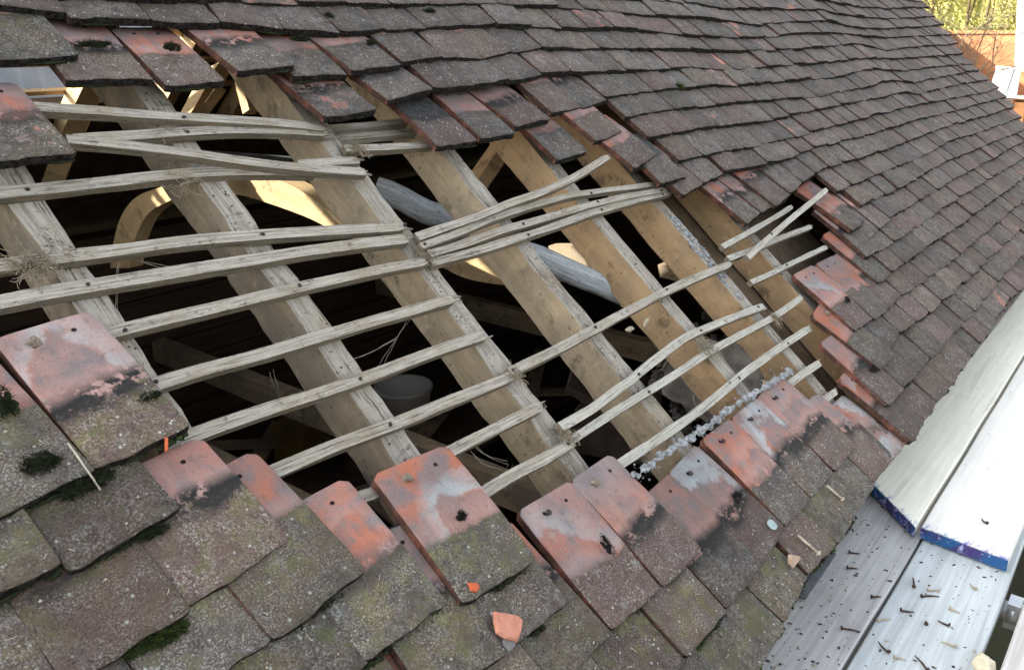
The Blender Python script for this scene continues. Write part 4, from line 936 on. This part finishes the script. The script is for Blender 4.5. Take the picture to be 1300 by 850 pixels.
tuft(935,630,.018,.012,420,.006,simple('soot3', (.02,.018,.017), bump=.1),'black sooty moss on the white headed tile below the mortar',.0)
tuft(1075,380,.02,.014,300,.008,simple('soot4', (.03,.028,.025), bump=.1),'dark moss on the pink headed tile of the right rim',.0)
tuft(1108,468,.024,.012,300,.008,simple('soot5', (.03,.025,.022), bump=.1),'dark moss on the limed tiles near the lower right rim',.0)
mb = MB(); r = random.Random(14)
for t in big[:200]:
    if t['at'][2] > .35 and r.random() < .8:
        for q in range(r.choice((1, 2, 3))):
            x0 = r.uniform(0, t['W']); n_ = r.randrange(4, 22)
            for i in range(n_):
                p = t['M'] @ Vector((x0+r.gauss(0, .008), r.uniform(-.006, .0), -.0155+r.uniform(0, .004))); s = r.uniform(.0015, .0042)
                mb.blob(p, (s*1.5, s, s*.8), 6, 4, .7, None, r.choice((0, 0, 1)))
tag(mb.build('moss_cushions', [MOSS, MOSSG], M=RM4), 'small dark green moss cushions in the joints of the lower left courses', 'moss', kind='stuff')
# joint moss, also spread along all course tails to draw dark shadow lines
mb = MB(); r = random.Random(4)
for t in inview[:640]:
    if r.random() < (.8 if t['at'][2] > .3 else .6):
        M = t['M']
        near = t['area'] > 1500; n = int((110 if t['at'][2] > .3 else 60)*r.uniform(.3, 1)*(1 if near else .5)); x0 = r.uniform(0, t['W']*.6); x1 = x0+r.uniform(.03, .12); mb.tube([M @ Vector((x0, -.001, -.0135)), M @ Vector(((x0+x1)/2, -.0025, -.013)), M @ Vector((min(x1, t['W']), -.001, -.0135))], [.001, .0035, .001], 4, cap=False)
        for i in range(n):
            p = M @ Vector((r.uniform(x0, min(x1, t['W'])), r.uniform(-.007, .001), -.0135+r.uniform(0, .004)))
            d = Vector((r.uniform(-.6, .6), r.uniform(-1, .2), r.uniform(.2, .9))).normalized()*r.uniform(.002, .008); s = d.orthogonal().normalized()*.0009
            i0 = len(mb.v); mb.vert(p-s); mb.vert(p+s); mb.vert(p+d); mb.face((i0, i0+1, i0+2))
tag(mb.build('joint_moss_shade', MOSS, M=RM4), 'dark moss threads and added shade lines along the tile joints', 'moss', kind='stuff')
def curly(mb, c, n, rad, L, th, r, flat=.15):
    for i in range(n):
        p = c+Vector((r.gauss(0, rad), r.gauss(0, rad), abs(r.gauss(0, rad*flat)))); a = r.uniform(0, 2*PI); k = r.uniform(-1.5, 1.5); pts = [p]
        l = L*r.uniform(.4, 1.2); tilt = r.uniform(-.3, .5)
        for s in range(5): a += k/5; pts.append(pts[-1]+Vector((math.cos(a), math.sin(a), tilt*(1-s/2.5)))*l/5)
        mb.tube(pts, th*r.uniform(.6, 1.2), 3, cap=False)
r = random.Random(9)
for x, y, n, rad, L, lab in ((42,338,150,.014,.036,'ragged straw nest caught between battens on the left rafter'),(232,232,45,.02,.026,'straw wisps over the bowed batten above the first rafter'),(205,165,40,.012,.022,'dry grass curl on the second batten from the top'),
                             (70,318,30,.02,.022,'dry grass streak trailing right of the nest'),                             (540,322,90,.012,.022,'dark fibrous crumbs on the second rafter by the split battens'),(655,475,70,.010,.018,'fibres at the batten joint on the second rafter'),(720,552,110,.012,.02,'matted fibres where the battens meet on the second rafter'),
                             (455,190,80,.012,.025,'dark fibres by the short grey batten'),(690,352,60,.015,.02,'bark shreds ringing the split rafter'),(895,440,90,.018,.03,'pale roots hanging beside the narrow V of battens'),
                             (985,405,80,.010,.022,'twiggy crumbs where the two battens of the V meet'),(925,308,60,.010,.02,'crumbs under the crossed battens'),(880,590-10,70,.02,.02,'fibres under the lowest batten by the mortar')):
    mb = MB(); curly(mb, onroof(x, y, -.044), n, rad, L, .0007, r); tag(mb.build('straw_tuft', STRAW, M=RM4), lab, 'straw', 'straw and fibre tufts in the hole')
# pale straws and flecks lying on tiles
mb = MB()
for t in big[:260]:
    n = r.choice((1, 2, 3, 4, 6)) if t['area'] > 1500 else r.choice((0, 0, 1, 2))
    for i in range(n):
        p = t['M'] @ Vector((r.uniform(.01, t['W']-.01), r.uniform(.01, .1), .0032)); a = r.uniform(0, 6.3); k = r.uniform(-.8, .8); pts = [p]; l = r.uniform(.003, .014)
        for s in range(4): a += k/4; pts.append(pts[-1]+Vector((math.cos(a), math.sin(a), .02))*l/4)
        mb.tube(pts, r.uniform(.0004, .0008), 3, cap=False)
    for i in range(r.choice((3, 8, 14)) if t['area'] > 1500 else 3):
        p = t['M'] @ Vector((r.uniform(.01, t['W']-.01), r.uniform(.005, .12), .003)); s = r.uniform(.0006, .0019); mb.blob(p, (s*1.5, s, s*.5), 5, 3, .5)
tag(mb.build('straw_flecks', STRAW_P, M=RM4), 'pale straw ends and specks lying all over the tiles', 'straw', kind='stuff')
# long straw in the joint of the big orange tile
mb = MB(); mb.tube([surf(*q) for q in ((86,562),(97,577),(107,592),(118,607),(127,622))], [.0012,.0017,.0015,.0016,.0008], 6); mb.tube([surf(*q) for q in ((107,592),(112,600),(128,621))], .0008, 5)
tag(mb.build('straw_stalk', STRAW_P), 'forked pale stalk in the joint below the big orange tile', 'straw')
mb = MB(); r = random.Random(31)
for (x0, y0, x1, y1, w0, w1) in ((600,560,648,588,-.1,-.08),(648,588,645,625,-.08,-.12),(600,575,640,600,-.1,-.09),(345,470,372,520,-.09,-.2),(180,330,300,345,-.07,-.07),(880,500,905,540,-.08,-.08),(700,610,760,640,-.09,-.08),(440,455,500,430,-.08,-.06),(520,400,480,470,-.06,-.14),(868,432,835,470,-.06,-.1),(150,320,152,420,-.06,-.1)):
    for q in range(2):
        a = onroof(x0+r.uniform(-4, 4), y0+r.uniform(-4, 4), w0); b = onroof(x1+r.uniform(-6, 6), y1+r.uniform(-6, 6), w1)
        mb.tube([a.lerp(b, i/8)+Vector((0, 0, -.012*math.sin(PI*i/8)))+Vector((r.gauss(0, .0008), r.gauss(0, .0008), 0)) for i in range(9)], .0004, 3, cap=False)
tag(mb.build('cobwebs', STRAW_P, M=RM4), 'dusty cobweb threads slung between the battens and rafters', 'cobwebs', kind='stuff')
# shards
def shard(pix, th, mat, lab, w=.006, name='tile_shard'):
    P = [onroof(x, y, w) for x, y in pix]; mb = MB(); n = len(P); c = sum(P, Vector())/n
    up = Vector((0, 0, th))
    mb.vert(c+up*1.15)
    for p in P: mb.vert(p.lerp(c, .12)+up)
    for p in P: mb.vert(p+up*.55)
    for p in P: mb.vert(p)
    for i in range(n):
        j = (i+1) % n; mb.face((0, 1+i, 1+j)); mb.face((1+i, 1+n+i, 1+n+j, 1+j)); mb.face((1+n+i, 1+2*n+i, 1+2*n+j, 1+n+j))
    return tag(mb.build(name, mat, M=RM4), lab, 'tile shard', 'broken bits lying on the tiles')
CL1 = simple('fresh_clay', (.60, .27, .19), (.48, .20, .13), 60, .9, .4); CL2 = simple('fresh_clay_red', (.58, .14, .06), (.5, .11, .05), 60, .9, .4)
shard([(625,777),(640,779),(655,782),(662,788),(660,803),(655,815),(640,811),(629,804),(626,790)], .008, CL1, 'large pink shard of clay on the tile below the raised loose tile')
shard([(637,812),(655,813),(652,822),(645,828),(638,820)], .004, simple('shard_grey', (.25,.24,.23), scale=80), 'grey under-piece showing below the large pink shard', .003)
shard([(593,740),(604,740),(608,746),(604,752),(597,750)], .005, CL2, 'small orange red chip near the bottom of the raised loose tile', .014)
shard([(1000,704),(1010,706),(1015,710),(1006,721),(1001,716)], .007, simple('shard_tan', (.48,.33,.24), scale=80), 'tan triangular chip on the tiles near the pale nail')
shard([(209,555),(213,556),(213,572),(209,574)], .003, CL2, 'tiny orange chip at the bottom edge of the big orange tile', .002)
shard([(974,661),(977,659),(981,660),(985,664),(987,668),(985,672),(981,672),(977,669),(974,665)], .0012, simple('blue_spot', (.42,.50,.49), (.30,.37,.37), 90), 'flat pale blue green spot on the tiles left of the pale nail', .003, 'lime_fleck')
for (x0, y0, x1, y1, lab) in ((1050,616,1070,634,'pale peg lying in the joint above the eave tiles'), (1013,679,1040,703,'long white nail lying on the eave tiles')):
    a, b = onroof(x0, y0, .008), onroof(x1, y1, .008); mb = MB(); mb.tube([a, a.lerp(b, .5), b.lerp(a, .06)], [.003, .0034, .0036], 7); mb.tube([b.lerp(a, .08), b], .0065, 8)
    tag(mb.build('loose_nail', BONE, M=RM4), lab, 'nail', 'nails and pegs dropped on the tiles')
mb = MB(); mb.blob(onroof(820, 409, -.02), (.022, .005, .003), 10, 6, .5, Matrix.Rotation(.3, 3, 'Z')); mb.blob(onroof(800, 418, -.03), (.018, .007, .004), 10, 6, .5)
tag(mb.build('bark_flake', simple('bark', (.45, .40, .28), scale=80), M=RM4), 'curled pale flake of bark resting on the long straight batten', 'bark')
mb = MB(); r = random.Random(12)
for u in R_U[1:8]:
    for i in range(260):
        v = r.uniform(.25, 1.7); nb_ = noise.noise(Vector((v*9, u*7, 0)))
        if nb_ < -.05: continue
        s = r.choice((.0008, .001, .0013, .0018)); mb.blob(Vector((u-.027+r.uniform(-.027, .027), v, -.0655)), (s*1.6, s, s*.8), 5, 3, .5, Matrix.Rotation(r.uniform(0, 3), 3, 'Z'), r.choice((0, 0, 1)))
tag(mb.build('crumbs', [RUST, simple('purple_grey', (.22, .19, .21), (.1, .08, .09), 90)], M=RM4), 'dark crumbs and mortar dust lying along the tops of the rafters', 'crumbs', kind='stuff')
# rubble and torn felt in the dark corner under the lowest battens
mb = MB()
for i in range(160):
    p = onroof(r.uniform(830, 1000), r.uniform(395, 560), -.26); mb.blob(p, (r.uniform(.008, .03), r.uniform(.008, .02), r.uniform(.006, .015)), 7, 5, .5)
tag(mb.build('rubble', simple('rubble_dark', (.10, .09, .08), scale=40), M=RM4), 'dark rubble lying in the eave behind the lowest battens', 'rubble', kind='stuff')
mb = MB(); P = [onroof(x, y, w_) for x, y, w_ in ((850,420,-.17),(985,450,-.15),(930,560,-.2),(840,500,-.24))]
n = 12
for j in range(n+1):
    for i in range(n+1):
        p = P[0].lerp(P[1], i/n).lerp(P[3].lerp(P[2], i/n), j/n); p.z += noise.noise(Vector((i*.5, j*.5, 3)))*.03; mb.vert(p, (i, j))
for j in range(n):
    for i in range(n): mb.face((j*(n+1)+i, j*(n+1)+i+1, (j+1)*(n+1)+i+1, (j+1)*(n+1)+i), 0, True)
o = mb.build('torn_felt', simple('felt_grey', (.24, .215, .18), (.11, .095, .08), 18, .9, .8), M=RM4); sm = o.modifiers.new('s', 'SOLIDIFY'); sm.thickness = .003
tag(o, 'crumpled grey torn felt hanging between the tan rafters near the eave', 'roofing felt')
# ================================================================ beyond the gable: wall, hedge, white gate
GR = simple('grass_ground', (.075, .08, .045), (.03, .03, .025), .8, 1, .2)
mb = MB(); S = 400
for x in range(-10, 11):
    for y in range(-10, 11): mb.vert((x*S/10, y*S/10, ZG-.01))
for x in range(20):
    for y in range(20): a = x*21+y; mb.face((a, a+21, a+22, a+1))
tag(mb.build('ground', GR), kind='structure')
WX = 12.; zt_ = onx(1255, 39, WX).z; y1 = onx(1206, 38, WX).y
BW = brick_mat('garden_brick', (.52, .24, .11), (.42, .17, .085), (.44, .22, .12))
mb = MB(); mb.box((WX+.11, (y1-4)/2+0., (zt_-.04+ZG)/2), (.22, y1+4, zt_-.04-ZG)); mb.box((WX+.11, (y1-4)/2, zt_-.0175), (.28, y1+4, .04)); o = mb.build('garden_wall', BW)
tag(o, 'orange red brick garden wall, half in shadow, beyond the gable', 'wall')
mb = MB(); mb.box(((WX+7.6)/2-.003, y1+.11, (zt_+.0+ZG)/2), (WX-7.6, .22, zt_-ZG)); tag(mb.build('shadow_side_wall', BW), 'brick side wall hidden behind the roof, joining the garden wall, added to cast its shadow', 'wall')  # unseen wall, added to cast the diagonal shadow on the garden wall
def leafy(name, n, bx, size, mats, lab, cat, seed, stuff=None):
    r = random.Random(seed); mb = MB()
    (xa, xb), (ya, yb), (za, zb) = bx
    for i in range(n):
        p = Vector((r.uniform(xa, xb), r.uniform(ya, yb), r.uniform(za, zb)))
        if noise.noise(p*1.6) < -.12: continue
        d = Vector((r.gauss(0, 1), r.gauss(0, 1), r.gauss(0, 1))).normalized(); a = d.orthogonal().normalized()*size*r.uniform(.5, 1.2); b_ = d.cross(a)*.6
        i0 = len(mb.v)
        for q in (p-a, p-b_, p+a, p+b_): mb.vert(q)
        mb.face((i0, i0+1, i0+2, i0+3), r.randrange(len(mats)))
    o = mb.build(name, mats); return tag(o, lab, cat, kind=stuff)
LF = [simple('leaf_yellow', (.50, .48, .14), scale=3, bump=0), simple('leaf_green', (.36, .38, .10), scale=3, bump=0), simple('leaf_dry', (.55, .46, .22), scale=3, bump=0)]
hd = empty('hedge', (15.5, 2.5, ZG)); tag(hd, 'sunlit yellow green hedge rising behind the garden wall', 'hedge')
o = leafy('foliage', 110000, ((14.3, 15.6), (-1, 5), (.7, 3.4)), .026, LF, None, None, 5); o.parent = hd; o.matrix_parent_inverse = Matrix.Translation(-hd.location)
mb = MB(); r = random.Random(2)
for i in range(60):
    p = Vector((r.uniform(14.5, 15.3), r.uniform(-2, 6), ZG)); mb.tube([p, p+Vector((r.uniform(-.2, .2), r.uniform(-.3, .3), 3.2)), p+Vector((r.uniform(-.4, .4), r.uniform(-.6, .6), 6.2))], [.04, .025, .008], 5)
o = mb.build('stems', simple('stem', (.14, .10, .06), scale=9)); o.parent = hd; o.matrix_parent_inverse = Matrix.Translation(-hd.location); o['kind'] = 'stuff'
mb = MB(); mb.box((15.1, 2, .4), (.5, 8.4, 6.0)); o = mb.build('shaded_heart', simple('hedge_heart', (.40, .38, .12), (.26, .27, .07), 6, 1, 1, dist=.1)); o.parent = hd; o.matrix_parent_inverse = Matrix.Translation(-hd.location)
# dry twigs growing past the gable
mb = MB()
def twig(p, d, L, r_, depth):
    n = 5; pts = [p]
    for i in range(n):
        d = (d+Vector((r.gauss(0, .13), r.gauss(0, .13), r.gauss(0, .1)))).normalized(); pts.append(pts[-1]+d*L/n)
    mb.tube(pts, [r_*(1-.12*i) for i in range(n+1)], 4, cap=False)
    if depth:
        for k in range(4): twig(pts[2+k % 4], (d+Vector((r.gauss(0, .6), r.gauss(0, .6), r.gauss(0, .4)))).normalized(), L*.6, r_*.55, depth-1)
base = onx(1212, 60, 7.5)
for k in range(16): twig(Vector((7.45+r.uniform(-.2, .5), base.y+r.uniform(-.25, .35), base.z-.5)), Vector((r.gauss(0, .2), -.12+r.gauss(0, .25), 1)).normalized(), .6, .007, 2)
twig(Vector((7.6, base.y+.1, ZG)), Vector((0, 0, 1)), 3.1, .03, 0)
tag(mb.build('bare_shrub', STRAW), 'bare straw coloured twiggy shrub rising behind the gable edge', 'shrub')
# white gate and post
WH = simple('white_paint', (.82, .82, .78), (.74, .74, .70), 8, .5, .05)
GX = 9.0
g = empty('garden_gate', onx(1278, 150, GX)); tag(g, 'open white boarded door panel beyond the gable corner', 'gate')
def quadbox(pix, X, th, name, mat, par):
    mb = MB(); P = [onx(x, y, X) for x, y in pix]
    for p in P: mb.vert(p)
    for p in P: mb.vert(p+Vector((th, 0, 0)))
    n = len(P); mb.face(range(n)); mb.face([n+k for k in range(n)][::-1])
    for i in range(n): mb.face((i, n+i, n+(i+1) % n, (i+1) % n))
    o = mb.build(name, mat); o.parent = par; o.matrix_parent_inverse = Matrix.Translation(-par.location); return o
quadbox([(1265,86),(1296,88),(1290,122),(1255,118)], GX, .04, 'panel', WH, g)
quadbox([(1264,84),(1297,86),(1296.5,88.5),(1264,86.5)], GX-.01, .06, 'top_rail', WH, g)
quadbox([(1254,119),(1310,123),(1310,126.5),(1253,122.5)], GX-.03, .08, 'sill', simple('pale_teal', (.45, .60, .58), scale=5), g)
quadbox([(1284,88),(1287,88),(1276,121),(1273,121)], GX-.012, .01, 'brace', simple('rail_grey', (.55, .58, .56), scale=5), g)
g2 = empty('white_post', onx(1295, 160, GX+.4)); tag(g2, 'tall white painted post at the right edge beyond the gable', 'post')
quadbox([(1293,-40),(1330,-40),(1325,92),(1288,90)], GX+.4, .12, 'shaft', WH, g2)
quadbox([(1292,36),(1332,36),(1332,40),(1291.5,40)], GX+.37, .16, 'band', WH, g2)
g3 = empty('lower_cabinet', onx(1280, 200, GX+.1)); tag(g3, 'white and brown lower panel under the pale teal sill', 'panel')
quadbox([(1256,126),(1284,127),(1278,160),(1250,158)], GX+.05, .05, 'panel', WH, g3)
quadbox([(1289,127),(1302,128),(1298,158),(1283,157)], GX+.02, .05, 'brown_post', simple('brown_post', (.34, .16, .07), scale=9), g3)
